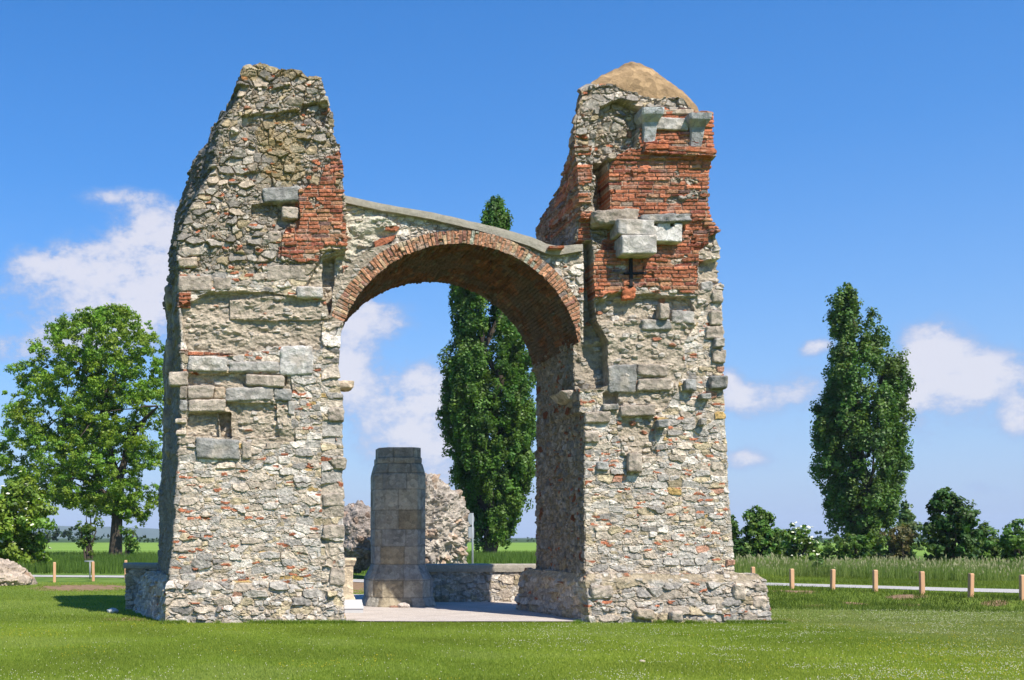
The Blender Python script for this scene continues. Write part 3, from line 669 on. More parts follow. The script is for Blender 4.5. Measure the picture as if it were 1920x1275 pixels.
c = np.where(rdm[:, None], RED * 1.1, c); d = np.where(rdm, .08, d)
PF2 = PF + np.array([0, -1, 0]) * (d[:, None] + .0)
PB = PB.reshape(nv, nx2, 3)[::-1].reshape(-1, 3)
span = mesh('spandrel_wall', np.concatenate([PF2, PB]), gridfaces(2 * nv, nx2), MAT_MAS, gate, np.concatenate([c, np.repeat(CREAM[None] * .8, len(PB), 0)]), smooth=False)
# coping strip
nl = 300; px3 = np.linspace(640, 1092, nl); Xc = XY(px3, 24.9); Zt = ZY(top_px(px3) - 5, 24.9); Zb = ZY(top_px(px3) + interp([(600, 9), (760, 8), (900, 10), (1000, 14), (1030, 14), (1092, 8)])(px3), 24.9)
loop = [(YSP - .05, 0), (YSP - .13, 0.02), (YSP - .135, .5), (YSP - .13, .97), (YSP - .11, 1.0), (YSP + .05, 1.01), (YSP + .5, 1.02), (YSP + 1.5, 1.0), (YSP + 2.6, 1.0), (YB + .05, 1.0), (YB + .05, 0)]
Q = np.array([[(Xc[i], yv, Zb[i] * (1 - t) + Zt[i] * t) for (yv, t) in loop] for i in range(nl)]).reshape(-1, 3)
Q += np.stack([vnoise(Q * 5, 31), vnoise(Q * 5, 32), vnoise(Q * 5, 33)], -1) * .007
mesh('coping', Q, gridfaces(nl, len(loop), True, flip=True), MAT_CONC, gate, smooth=False)

# ---- domed mortar cap on the right pier
dt = interp([(1104, 160), (1120, 151), (1135, 145), (1150, 137), (1170, 127), (1190, 122), (1210, 126), (1230, 136), (1250, 152), (1265, 166), (1280, 178), (1292, 190), (1302, 203)])
dl = interp([(1104, 161), (1120, 156), (1150, 157), (1165, 166), (1190, 172), (1215, 181), (1235, 187), (1255, 180), (1275, 183), (1290, 193), (1302, 205)])
nu, nvv = 120, 60; U = np.linspace(1104, 1302, nu); yc = 26.2; ryv = 1.2
Tt = np.linspace(-1, 1, nvv)
DP = []
for t in Tt:
    yv = yc + ryv * np.sign(t) * abs(t) ** .8; h = math.sqrt(max(0, 1 - abs(t) ** 2.2))
    zl = ZY(dl(U), Y0R) - .30; zt = ZY(dt(U), yc)
    DP.append(np.stack([XY(U, Y0R * (1 - .35) + yc * .35), np.full(nu, yv), zl + (zt - .07 - zl) * h], -1))
DP = np.array(DP); kx = np.linspace(1, -1, nu)[None, :]; DP[..., 0] += np.where(kx > 0, .75, .12) * kx * (np.maximum(DP[..., 1] - 25.2, 0)); DP = DP.reshape(-1, 3); DP[:, 2] += .05 * fbm(DP * 2.2, 4, 71) + .03 * fbm(DP * 9, 3, 73)
cD = np.array((.30, .20, .105))[None] * (1 + .5 * fbm(DP * 2.4, 4, 72))[:, None]
mesh('domed_cap', DP, gridfaces(nvv, nu), MAT_CAP, pr_, cD)

# ---- single stones set in the masonry
def cube_grid(n):
    V = []; Fq = []; idx = {}
    def vid(p):
        k = tuple(p)
        if k not in idx: idx[k] = len(V); V.append(k)
        return idx[k]
    for ax in range(3):
        for s in (0, n):
            a1, a2 = (ax + 1) % 3, (ax + 2) % 3
            for i in range(n):
                for j in range(n):
                    q = []
                    for (di, dj) in ((0, 0), (1, 0), (1, 1), (0, 1)):
                        p = [0, 0, 0]; p[ax] = s; p[a1] = i + di; p[a2] = j + dj; q.append(vid(p))
                    Fq.append(q if s else q[::-1])
    return np.array(V, float) / n * 2 - 1, np.array(Fq)
CG, CF = cube_grid(16)
def block(parent, x0, y0, x1, y1, Yf, proud=.06, colr=GREY, depth=.35, seed=0, name='stone_block', rough=.018, rot=0, taper=0, rnd=.10, holes=()):
    Xa, Xb = XY(x0, Yf), XY(x1, Yf); Za, Zb = ZY(y1, Yf), ZY(y0, Yf)
    c = np.array([(Xa + Xb) / 2, Yf - proud + depth / 2, (Za + Zb) / 2]); h = np.array([(Xb - Xa) / 2, depth / 2, (Zb - Za) / 2])
    return block3(parent, c, h, colr, seed, name, rough, rot, taper, rnd)
def block3(parent, c, h, colr, seed=0, name='stone_block', rough=.018, rot=0, taper=0, rnd=.10, ry=0):
    V = CG.copy()
    r = min(h) * 0 + min(rnd, min(h) * .5)
    P = V * h; inner = np.clip(P, -(h - r), h - r); dv = P - inner; L = np.linalg.norm(dv, axis=1, keepdims=True); P = np.where(L > 1e-9, inner + dv / np.maximum(L, 1e-9) * np.minimum(L, r), P)
    if taper: P[:, 0] *= 1 + taper * V[:, 2]
    nd = P / (np.linalg.norm(P, axis=1, keepdims=True) + 1e-9)
    P = P * (1 + (.05 if rough > .012 else 0) * fbm(V * 1.1 + seed * 3.1, 2, seed + 3))[:, None]
    P = P + nd * (fbm(P * 4 + seed * 7.7, 3, seed)[:, None] * rough * 2.4 + vnoise(P * 16 + seed, seed + 5)[:, None] * rough * .7)
    P[:, 2] += V[:, 0] * h[0] * .05 * math.sin(seed * 2.1)
    if ry: cr, sr = math.cos(ry), math.sin(ry); x, z = P[:, 0].copy(), P[:, 2].copy(); P[:, 0] = x * cr + z * sr; P[:, 2] = -x * sr + z * cr
    if rot: cr, sr = math.cos(rot), math.sin(rot); x, y = P[:, 0].copy(), P[:, 1].copy(); P[:, 0] = x * cr - y * sr; P[:, 1] = x * sr + y * cr
    cc = np.array(colr)[None] * np.array((.98, .90, .82)) * (1 + .45 * fbm(P * 5 + seed, 4, seed + 9))[:, None]; lt = sst(.1, .4, fbm(P * 3 + seed * 2, 3, seed + 12))[:, None] * .5; cc = cc * (1 - lt) + CREAM * lt * .95
    return mesh(name, P + c, CF, MAT_BLOCK, parent, cc)
BG, BL_, BD, BC, BW = GREY * 1.0, np.array((.40, .40, .39)), np.array((.22, .23, .23)), CREAM * .9, np.array((.60, .61, .61))
LB = [(498, 497, 575, 526, BG * .95), (555, 538, 605, 559, BL_ * 1.2), (334, 517, 397, 547, BG), (400, 519, 434, 545, BG * .9), (353, 669, 427, 697, BL_ * 1.15), (430, 678, 523, 698, BL_ * 1.05),
      (525, 649, 587, 703, BW * .85), (461, 703, 532, 725, BG * .95), (316, 696, 353, 724, BG), (351, 723, 400, 748, BG * 1.05), (401, 725, 422, 748, BC), (337, 725, 351, 748, BG * .8), (423, 726, 513, 752, BL_),
      (514, 729, 547, 751, BD * 1.2), (353, 749, 423, 773, BG), (336, 750, 352, 772, BD * 1.2), (369, 823, 449, 861, BD * 1.35), (453, 828, 472, 861, BG), (491, 351, 561, 379, BD * 1.3), (528, 388, 561, 411, BG), (503, 433, 526, 455, BG * .9),
      (340, 464, 375, 481, BG * 1.1), (540, 752, 552, 778, BL_), (615, 765, 645, 790, BG * .9), (606, 985, 645, 1010, BG), (618, 1065, 646, 1098, BG * .9), (605, 925, 645, 950, BG), (335, 484, 370, 502, BC)]
for i, (x0, y0, x1, y1, colr) in enumerate(LB):
    block(pl, x0, y0, x1, y1, Y0L, (.035 if i != 16 else .08) + .05 * ((i * 37) % 10) / 10, colr, seed=i + 1, rnd=.05)
block3(pl, np.array([XY(646, 24.9), 25.1, ZY(722, 24.9)]), np.array([.20, .3, .09]), CREAM, 90, rough=.03, taper=.2)
for i, (py, h) in enumerate([(675, .42), (735, .28), (790, .3), (835, .26), (560, .25)]):          # blocks on the shaded flank
    Yq = 26.6 + (i % 3) * .6; xx = fl(ZY(py, Yq)) + (fb(ZY(py, Yq)) - fl(ZY(py, Yq))) * (Yq - Y0L) / (YB - Y0L)
    block3(pl, np.array([xx + .12, Yq, ZY(py, Yq)]), np.array([.22, .45, h]), BG * .8, 95 + i, rough=.03)
for (px_, py_, w, h) in [(339, 790, .12, .05), (340, 812, .11, .05)]:
    block3(pl, W(px_, py_, 24.7), np.array([w, .14, h]), LIGHT, int(px_), rough=.02)
RB = [(1146, 421, 1214, 451, .42, BL_ * 1.15), (1152, 451, 1216, 486, .46, BL_ * 1.3), (1140, 685, 1192, 737, .03, BD * 1.2), (1193, 684, 1252, 706, .06, BG), (1194, 711, 1256, 733, .06, BG * .95), (1162, 760, 1226, 781, .08, BG * .9), (1174, 850, 1200, 885, .14, BG * .9),
      (1203, 599, 1256, 620, .05, BD * 1.4), (1232, 571, 1250, 600, .14, BG), (1258, 583, 1302, 607, .05, BL_), (1312, 529, 1333, 547, .03, BL_), (1096, 773, 1142, 793, .05, BG), (1095, 809, 1122, 830, .04, BG),
      (1128, 758, 1158, 770, .08, BD * 1.3), (1333, 545, 1353, 568, .05, BG * 1.1), (1329, 585, 1352, 611, .07, BG), (1322, 612, 1354, 636, .05, BG * 1.05), (1335, 636, 1354, 653, .12, BD * 1.3), (1333, 656, 1359, 681, .07, BG * .9), (1328, 706, 1360, 730, .14, BD * 1.1), (1228, 788, 1246, 803, .18, BD * 1.4),
      (1280, 712, 1300, 734, .14, BD * 1.4), (1308, 739, 1328, 750, .16, BD * 1.3), (1308, 785, 1320, 799, .15, BD * 1.5), (1118, 866, 1140, 882, .06, BD * 1.5), (1106, 1094, 1150, 1122, -.2, BG)]
for i, (x0, y0, x1, y1, pr0, colr) in enumerate(RB[:-1]):
    block(pr_, x0, y0, x1, y1, Y0R, pr0 + .03, colr, depth=.35 + pr0, seed=i + 41, rnd=.04 if pr0 < .4 else .03, rough=.018 if pr0 < .4 else .008)
block(pr_, 1108, 1098, 1150, 1124, 24.56, .05, BG, seed=78)
block(pr_, 1375, 1094, 1397, 1126, 24.56, .07, LIGHT * .85, seed=79, rnd=.12); block(pr_, 1415, 1094, 1437, 1110, 24.62, .05, BG, seed=80, rnd=.1); block(pr_, 1411, 1118, 1438, 1142, 24.6, .05, LIGHT * .8, seed=81, rnd=.1)
block(pr_, 1255, 1146, 1276, 1166, 24.5, .12, BG * 1.15, seed=82, rnd=.1); block(pr_, 1192, 1142, 1224, 1160, 24.5, .1, BC * .9, seed=83, rnd=.1)
block3(pr_, np.array([7.95, 25.75, ZY(746, 25.75)]), np.array([.26, .5, .12]), BG * 1.05, 85, rough=.03, taper=.35)
# cornice slabs, dentil block, brackets
block(pr_, 1108, 398, 1186, 426, Y0R, .30, BG * .9, depth=.7, seed=60, name='cornice_slab', rough=.04, taper=.12)
block(pr_, 1194, 408, 1286, 424, Y0R, .34, BD * 1.3, depth=.8, seed=61, name='cornice_slab', rough=.035, taper=.04)
# white block with notches: body and small merlons
dn = block(pr_, 1208, 430.5, 1270, 458, Y0R, .27, BW * 1.1, depth=.6, seed=62, name='notched_block', rough=.004, rnd=.012)
for (a, b, c_, e_) in [(1208, 425, 1217, 434), (1225, 425, 1248, 434), (1256, 425, 1270, 434)]:
    block(pr_, a, b, c_, e_, Y0R, .27, BW * 1.1, depth=.3, seed=a, name='notched_block', rough=.002, rnd=.006)
def bracket(x0, x1, y0, y1, colr, seed):
    w = XY(x1, Y0R) - XY(x0, Y0R); xc = (XY(x0, Y0R) + XY(x1, Y0R)) / 2; zt, zb = ZY(y0, Y0R), ZY(y1, Y0R); Hh = zt - zb
    prof = [(0, .10, .55), (.15, .14, .58), (.35, .20, .60), (.60, .26, .66), (.70, .38, .82), (.80, .50, .98), (.86, .52, 1.0), (1.0, .54, 1.02)]
    V = []; n = len(prof)
    for (t, pj, ws) in prof:
        z = zb + Hh * t; hw = w / 2 * ws
        for (sx, yv) in ((-1, Y0R + .2), (-1, Y0R - pj * .6 + .03), (-.85, Y0R - pj * .6), (.85, Y0R - pj * .6), (1, Y0R - pj * .6 + .03), (1, Y0R + .2)): V.append((xc + sx * hw, yv, z))
    V = np.array(V); V += .006 * np.stack([vnoise(V * 9, seed), vnoise(V * 9, seed + 1), vnoise(V * 9, seed + 2)], -1)
    fs = gridfaces(n, 6, True)
    return mesh('bracket', V, [fs, np.array([[0, 5, 4, 3, 2, 1]]), np.array([[6 * (n - 1) + i for i in range(6)]])], MAT_BLOCK, pr_, np.repeat(np.array(colr)[None], len(V), 0), smooth=False)
bracket(1195, 1236, 211, 268, BL_ * 1.1, 63); bracket(1283, 1324, 221, 276, BL_ * .85, 64)
block(pr_, 1228, 223, 1288, 246, Y0R, .10, BL_ * 1.05, depth=.4, seed=65, name='stone_lintel', rnd=.03, rough=.01)
block(pr_, 1215, 206, 1300, 216, Y0R, .06, MORT * .9, depth=.4, seed=66, name='stone_slab', rnd=.03, rough=.02)
block(pr_, 1205, 275, 1250, 284, Y0R, .17, RED * 1.15, depth=.4, seed=67, name='brick_ledge', rnd=.02, rough=.01)
block(pr_, 1250, 280, 1336, 289, Y0R, .17, RED * 1.1, depth=.4, seed=68, name='brick_ledge', rnd=.02, rough=.01)
block(gate, 1024, 466, 1052, 471, 24.9, .25, RED * .9, depth=.5, seed=69, name='brick_tile', rnd=.01, rough=.004)
block(pr_, 1166, 540, 1188, 563, Y0R, .09, RED * 1.3, seed=71, rnd=.1, rough=.03)
# iron cross anchor
for (a, b, c_, e_) in [(1176.5, 487, 1182.5, 540), (1166, 513, 1208, 517)]:
    block(pr_, a, b, c_, e_, Y0R, .14, BD, depth=.05, seed=70, name='iron_anchor', rnd=.005, rough=.001).data.materials[0] = MAT_IRON
print('gate done')

# ------------------------------------------------------------------ pedestal inside the arch
def chamf(hw, ch, cxy, z, npt):
    """npt points per straight side of a chamfered square, offset along +x start"""
    c8 = [(-hw + ch, -hw), (hw - ch, -hw), (hw, -hw + ch), (hw, hw - ch), (hw - ch, hw), (-hw + ch, hw), (-hw, hw - ch), (-hw, -hw + ch)]
    pts = []
    for i in range(8):
        a = np.array(c8[i]); b = np.array(c8[(i + 1) % 8]); n = npt if i % 2 == 0 else max(4, npt // 4)
        for t in np.linspace(0, 1, n, endpoint=False): pts.append(a * (1 - t) + b * t)
    return np.array(pts)
def pedestal():
    Yc = 30.6; X0 = XY(752, Yc - .6); e = empty('stone_pedestal', (X0, Yc, 0), 'tall dark grey ashlar pedestal with stepped top standing alone under the arch', 'pedestal')
    yv = Yc - .65
    prof = [(1142, 66), (1135, 66), (1122, 61), (1118, 60.5), (1090, 60.5), (1085, 60), (1064, 50), (1060, 48.5), (1057, 48), (890, 48), (885, 47), (869, 42.5), (868, 42), (857, 42), (856, 39.5), (852, 39.5), (838, 39.5)]
    zs = []; hw = []
    for a, b in prof: zs.append(ZY(a, yv)); hw.append(b * yv / F)
    zs = np.array(zs); hw = np.array(hw); zr = np.unique(np.concatenate([np.linspace(zs[0], zs[-1], 230), zs])); hr = np.interp(zr, zs, hw)
    jz = np.array([ZY(v, yv) for v in (857, 868, 886, 917, 956, 992, 1024, 1058, 1088, 1120)])
    rows = []
    for z, h in zip(zr, hr):
        q = chamf(h, .27 * h / .7, None, z, 60); rows.append(np.concatenate([q, np.full((len(q), 1), z)], 1))
    P = np.array(rows); nc = P.shape[1]
    cen = P[-1].mean(0); P = np.concatenate([P, (P[-1:] * .5 + cen * .5), (P[-1:] * 0.01 + cen * .99)], 0)
    Pf = P.reshape(-1, 3)
    ang = np.arctan2(Pf[:, 1], Pf[:, 0])
    # ashlar joints: courses by height, staggered vertical joints by angle
    ci = np.searchsorted(np.sort(jz), Pf[:, 2]); js = np.sort(jz)
    dz = np.min(np.abs(Pf[:, 2][:, None] - js[None, :]), 1)
    nb = 7; q = (ang / (2 * math.pi) + 1) * nb + hsh(ci, ci * 0, ci * 0, 3) * 1.0
    bi = np.floor(q).astype(int); fq = q - bi; db = np.minimum(fq, 1 - fq) * (2 * math.pi * .7 / nb)
    ed = np.minimum(dz, db)
    g = sst(.006, .018, ed + .003 * vnoise(Pf * 20, 3))
    r = hsh(ci, bi, ci * 0, 7); r2 = hsh(ci, bi, ci * 0, 8)
    col = pick(r, [(.45, np.array((.36, .335, .28))), (.7, np.array((.42, .385, .31))), (.93, np.array((.31, .305, .28))), (1.01, np.array((.32, .27, .19)))]) * (.85 + .3 * r2)[:, None]
    col = col * (1 + .2 * fbm(Pf * 3, 4, 9))[:, None]
    drk = sst(.1, .5, fbm(Pf * np.array([2, 2, 1.]), 3, 10))[:, None] * .4; col = col * (1 - drk) + np.array((.14, .14, .13)) * drk
    col = col * 1.12 * (.72 + .28 * g)[:, None]
    rad = Pf * np.array([1, 1, 0]); rad /= np.linalg.norm(rad, axis=1, keepdims=True) + 1e-9
    out = Pf + rad * ((g - 1) * .015 + (r2 - .5) * .012 + .012 * fbm(Pf * 4, 3, 12))[:, None]
    nr_ = P.shape[0]
    # split at the offsets: base, shaft and cap
    zb, zc_ = ZY(1058, yv), ZY(886, yv); rows_z = P[:, :, 2].max(1)
    for nm, lo, hi in (('base', -9, zb), ('shaft', zb, zc_), ('cap', zc_, 99)):
        idx = np.where((rows_z >= lo - 1e-6) & (rows_z <= hi + .02))[0]
        a, b = idx[0], idx[-1] + 1
        sub = out.reshape(nr_, nc, 3)[a:b].reshape(-1, 3); cs = col.reshape(nr_, nc, 3)[a:b].reshape(-1, 3)
        mesh(nm, sub, gridfaces(b - a, nc, True), MAT_BLOCK, e, cs, local=True)
pedestal()

# ------------------------------------------------------------------ low walls
def low_wall(Xa, Xb, Ya, thick, H, ch, label, seed, over=.06):
    e = empty('low_wall', ((Xa + Xb) / 2, Ya + thick / 2, 0), label, 'wall')
    def cor(z):
        o = np.ones((len(z), 1)); return o * np.array([Xa, Ya]), o * np.array([Xb, Ya]), o * np.array([Xb, Ya + thick]), o * np.array([Xa, Ya + thick])
    def mas(P, Nv, fw): return rubble(P, (.26, .26, .17), seed, PAL_WALL, .03, .16, 0, mort=np.array((.35, .30, .22)), warp=.04)
    loft_pier('wall_face', e, cor, H, mas, (int((Xb - Xa) / .025), 16, 30, 16), caps=4)
    nx_ = 90; xs_ = np.linspace(Xa - over, Xb + over, nx_)
    lp = [(Ya - over, H + .01), (Ya - over - .012, H + ch * .5), (Ya - over, H + ch - .015), (Ya - over + .02, H + ch), (Ya + thick / 2, H + ch + .02), (Ya + thick + over, H + ch), (Ya + thick + over, H + .01)]
    V = np.array([[(x, a, b) for a, b in lp] for x in xs_]).reshape(-1, 3)
    V += .006 * np.stack([vnoise(V * 7, 1), vnoise(V * 7, 2), vnoise(V * 7, 3)], -1)
    k = len(lp)
    mesh('coping', V, [gridfaces(nx_, k, True, True), np.array([list(range(k))]), np.array([list(range(len(V) - k, len(V)))[::-1]])], MAT_CONC, e, smooth=False)
    return e
low_wall(5.2, 9.9, 32.0, .45, .90, .22, 'low rubble wall with pale concrete coping between the dark pedestal and the right pier', 501)
low_wall(-2.72, .5, 28.95, .45, 1.08, .14, 'low rubble wall with grey coping sticking out left of the gateway', 521)

# ------------------------------------------------------------------ boulders
def boulder(name, cx, cy, z0, rx, ry, rz, label, seed, colr, prof=None, rough=.28, n=(150, 190), rz2=0, parts=1.0):
    th = np.linspace(0.001, math.pi - .001, n[0]); ph = np.linspace(0, 2 * math.pi, n[1], endpoint=False)
    T, Pp = np.meshgrid(th, ph, indexing='ij')
    D = np.stack([np.sin(T) * np.cos(Pp), np.sin(T) * np.sin(Pp), np.cos(T)], -1).reshape(-1, 3)
    f = 1 + .22 * fbm(D * 1.6 + seed, 3, seed)
    Pq = D * f[:, None] * np.array([rx, ry, rz])
    if prof is not None:
        zz = np.clip((Pq[:, 2] / rz + 1) / 2, 0, 1); w, s = prof(zz); Pq[:, 0] = Pq[:, 0] * w + s * rx
    F1, F2, ID, _ = vor3(Pq + .08 * vnoise(Pq * 4, seed)[:, None], (.30, .30, .26), seed, .9, 2.5)
    r = hsh(ID[:, 0], ID[:, 1], ID[:, 2], seed + 3); r2 = hsh(ID[:, 0], ID[:, 1], ID[:, 2], seed + 4)
    G1, G2, JD, _ = vor3(Pq, (.13, .13, .12), seed + 9, .9, 2.5); q2 = hsh(JD[:, 0], JD[:, 1], JD[:, 2], seed + 5)
    pit = fbm(Pq * 2.2, 4, seed + 7)
    d = rough * (.55 * sst(0, .3, F2 - F1) * (r - .25) + .30 * sst(0, .3, G2 - G1) * (q2 - .2) + .45 * pit)
    P_ = Pq + D * d[:, None]
    c = np.array(colr)[None] * (.72 + .4 * r2 + .25 * (q2 - .5))[:, None]
    c = np.where((r > .9)[:, None], c * np.array((1.0, .85, .75)), c); c = c * (1 + .3 * pit)[:, None]
    P_ += np.array([cx, cy, z0 + rz * .92])
    o = mesh(name, P_ - np.array([cx, cy, z0]), gridfaces(n[0], n[1], True, True), MAT_ROCK, None, c, smooth=False); o.location = (cx, cy, z0)
    props(o, label, 'boulder'); return o
Yb = 50
boulder('masonry_boulder', XY(790, Yb), Yb, 0, 2.0, 1.7, 2.55, 'tallest fallen chunk of pale craggy masonry rising right behind the dark pedestal', 611, (.43, .37, .30),
        prof=lambda z: (np.interp(z, [0, .55, .72, .8, .9, 1], [1.0, 1.02, 1.02, .96, .74, .5]), np.interp(z, [0, .7, 1], [.05, 0, -.12])), rough=.50)
Yb = 54
boulder('masonry_boulder', XY(668, Yb), Yb, .25, 1.15, 1.1, 1.75, 'grey fallen masonry lump with dark undercut standing beside the left pier', 621, (.33, .28, .24), prof=lambda z: (.72 + .3 * sst(0, .35, z) - .15 * sst(.7, 1, z), 0 * z))
Yb = 43.5
boulder('masonry_boulder', XY(-10, Yb), Yb, -.35, 1.75, 1.2, .72, 'long low pale boulder lying on the lawn below the flowering elder', 631, (.47, .38, .29), rough=.22, prof=lambda z: (1.15 - .45 * z, 0 * z))
def pebble(px, py, r, label, seed, colr, name='loose_stone', parent=None, flat=.6):
    Yq = CZ * F / (py - HY); c = np.array([XY(px, Yq), Yq, 0])
    V = CG.copy(); V /= np.linalg.norm(V, axis=1, keepdims=True); V *= np.array([r, r * .8, r * flat]); V *= (1 + .3 * fbm(V / r * 1.3 + seed, 3, seed))[:, None]; V[:, 2] += r * flat * .7
    o = mesh(name, V, CF, MAT_BLOCK, None, np.repeat(np.array(colr)[None], len(V), 0)); o.location = c; return props(o, label, 'stone')
pebble(211, 1150, .13, 'small white loose stone in the shadow on the grass left of the gateway', 3, (.6, .6, .58))
pebble(757, 1141, .16, 'broken whitish stone fragment lying against the foot of the dark pedestal', 5, (.58, .5, .44))
pebble(738, 1141, .12, 'brownish stone chip beside the white fragment at the pedestal foot', 8, (.35, .2, .14), flat=.4)
pebble(1204, 1242, .05, 'tiny pale stone lying alone on the open lawn in front of the right pier', 9, (.5, .42, .3), flat=.5)

# ------------------------------------------------------------------ small cream pillar and info panel beside left pier
def cream_pillar():
    Yc = 29.2; X0 = XY(650, Yc); e = empty('stone_pillar', (X0, Yc, 0), 'short cream stone pillar with moulded cap standing just inside the left pier', 'pillar')
    yv = Yc
    def lath(nm, prof):
        rows = []
        for py, hwp in prof:
            z = ZY(py, yv); hw = hwp * yv / F; q = chamf(hw, .03, None, z, 10); rows.append(np.concatenate([q, np.full((len(q), 1), z)], 1))
        rows.append(np.concatenate([rows[-1][:, :2] * .02, rows[-1][:, 2:]], 1)); P = np.array(rows); nc = P.shape[1]
        V = P.reshape(-1, 3); V = V + .006 * np.stack([vnoise(V * 8, 1), vnoise(V * 8, 2), vnoise(V * 8, 3)], -1)
        mesh(nm, V, gridfaces(len(rows), nc, True), MAT_BLOCK, e, np.repeat(np.array((.60, .50, .36))[None], len(V), 0) * (1 + .1 * fbm(V * 4, 3, 5))[:, None], local=True, smooth=False)
    lath('base', [(1145, 15.5), (1124, 15.5), (1118, 13), (1114, 11.5)]); lath('shaft', [(1114, 11.3), (1100, 11), (1080, 11), (1062, 11.3)]); lath('cap', [(1062, 11.3), (1059, 14), (1056, 14.5), (1050, 16.5), (1046, 16)])
cream_pillar()
def panel():
    Yc = 27.6; e = empty('information_panel', (XY(662, Yc), Yc, 0), 'low blank pale grey panel on the gravel at the foot of the left pier', 'sign')
    w, d_, z0, z1 = .24, .20, .16, .34
    V = np.array([(-w, -d_, z0), (w, -d_, z0), (w, d_, z1), (-w, d_, z1)]); V = np.concatenate([V, V + np.array([0, -.01, -.025])])
    mesh('plate', V, np.array([[0, 1, 2, 3], [7, 6, 5, 4], [0, 4, 5, 1], [1, 5, 6, 2], [2, 6, 7, 3], [3, 7, 4, 0]]), MAT_PANEL, e, smooth=False, local=True)
    V = np.array([(-w * .96, -d_ * .95, 0), (w * .96, -d_ * .95, 0), (w * .96, d_ * .9, 0), (-w * .96, d_ * .9, 0)]); V2 = V.copy(); V2[:2, 2] = z0 - .03; V2[2:, 2] = z1 - .045
    V = np.concatenate([V, V2]); mesh('stand', V, np.array([[4, 5, 6, 7], [0, 1, 5, 4], [1, 2, 6, 5], [2, 3, 7, 6], [3, 0, 4, 7]]), MAT_PANEL, e, smooth=False, local=True)
panel()

# ------------------------------------------------------------------ posts and road sign
def tube(a, b, r, n=12):
    a = np.array(a, float); b = np.array(b, float); d = b - a; d /= np.linalg.norm(d); u = np.cross(d, (0, 0, 1) if abs(d[2]) < .9 else (1, 0, 0)); u /= np.linalg.norm(u); v = np.cross(d, u)
    t = np.linspace(0, 2 * math.pi, n, endpoint=False); ring = np.cos(t)[:, None] * u + np.sin(t)[:, None] * v
    V = np.concatenate([a + ring * r, b + ring * r]); return V, [gridfaces(2, n, True), np.array([list(range(n))[::-1]]), np.array([list(range(n, 2 * n))])]
def post(px, py, h, label, first=None, z=None):
    zz = .25 if z is None else z; Yq = (CZ - zz) * F / (py - HY); x = XY(px, Yq); zz = float(hgt(np.array([x]), np.array([Yq]))[0])
    s = .058
    if first is None:
        prof = [(-.1, s), (h - .03, s), (h - .012, s * .9), (h, s * .72)]
        rows = [np.concatenate([chamf(b, .012, None, a, 3), np.full((len(chamf(b, .012, None, a, 3)), 1), a)], 1) for a, b in prof]; rows.append(np.concatenate([rows[-1][:, :2] * .01, rows[-1][:, 2:]], 1))
        P = np.array(rows); o = mesh('wooden_post', P.reshape(-1, 3), gridfaces(len(rows), P.shape[1], True), MAT_WOOD, None, smooth=False)
    else:
        o = first.copy(); COL.objects.link(o)
    o.location = (x, Yq, zz); o.rotation_euler = (random.uniform(-.015, .015), random.uniform(-.015, .015), random.uniform(-.2, .2))
    return props(o, label, 'post', 'wooden posts along the footpath')
random.seed(4)
RP = [(1412, 1100, 'wooden post half hidden by the right corner of the stone plinth'), (1485, 1104, 'first fully visible wooden post right of the gateway plinth'), (1561, 1107.5, 'second fully visible wooden post from the gateway plinth'), (1641, 1111.5, 'wooden post on the bank below the right-hand poplar'),
      (1729, 1116, 'wooden post on the bank below the round dark bush'), (1820, 1120.5, 'wooden post next to last towards the right edge of the photo'), (1917, 1125, 'wooden post cut by the right edge of the photo')]
p0 = None
for (a, b, l) in RP:
    o = post(a, b, .66, l, p0); p0 = p0 or o
post(102, 1092, .66, 'leftmost wooden post beside the pale boulder', p0, .06).scale = (1, 1, 1.25)
post(175, 1090, .66, 'left-hand wooden post with a metal rail standing against it', p0, .06).scale = (1, 1, 1.25)
post(236, 1086, .66, 'wooden post mostly hidden behind the left low wall', p0, .06).scale = (1, 1, 1.25)
e = empty('metal_rail', (XY(167, 48.6), 48.6, .05), 'small grey metal stand beside the left-hand wooden post', 'stand')
for a, b in (((.04, 0, 0), (.04, 0, .8)),): V, fc = tube(a, b, .03); mesh('leg', V, fc, MAT_METAL, e, local=True)
V, fc = tube((-.2, 0, .80), (.2, 0, .80), .035); mesh('bar', V, fc, MAT_METAL, e, local=True)
Ys = 45.0; e = empty('road_sign', (XY(886, Ys), Ys, 0), 'grey round and square road signs on a thin pole behind the low wall', 'sign')
V, fc = tube((0, 0, 0), (0, 0, ZY(962, Ys)), .04); mesh('pole', V, fc, MAT_METAL, e, local=True)
t = np.linspace(0, 2 * math.pi, 28, endpoint=False)
for nm, zc_, sh in (('round_sign', ZY(973, Ys), 'c'), ('square_sign', ZY(998, Ys), 'q')):
    if sh == 'c': o2 = np.stack([np.cos(t) * .24, 0 * t, np.sin(t) * .24], -1)
    else: o2 = np.array([(-.22, 0, -.22), (.22, 0, -.22), (.22, 0, .22), (-.22, 0, .22)], float)
    V = np.concatenate([o2, o2 + np.array([0, .02, 0])]); n = len(o2)
    a = R(48); V = np.stack([V[:, 0] * math.cos(a) - V[:, 1] * math.sin(a) - .06, V[:, 0] * math.sin(a) + V[:, 1] * math.cos(a) - .05, V[:, 2] + zc_], -1)
    mesh(nm, V, [gridfaces(2, n, True), np.array([list(range(n))]), np.array([list(range(n, 2 * n))[::-1]])], MAT_METAL, e, smooth=False, local=True)

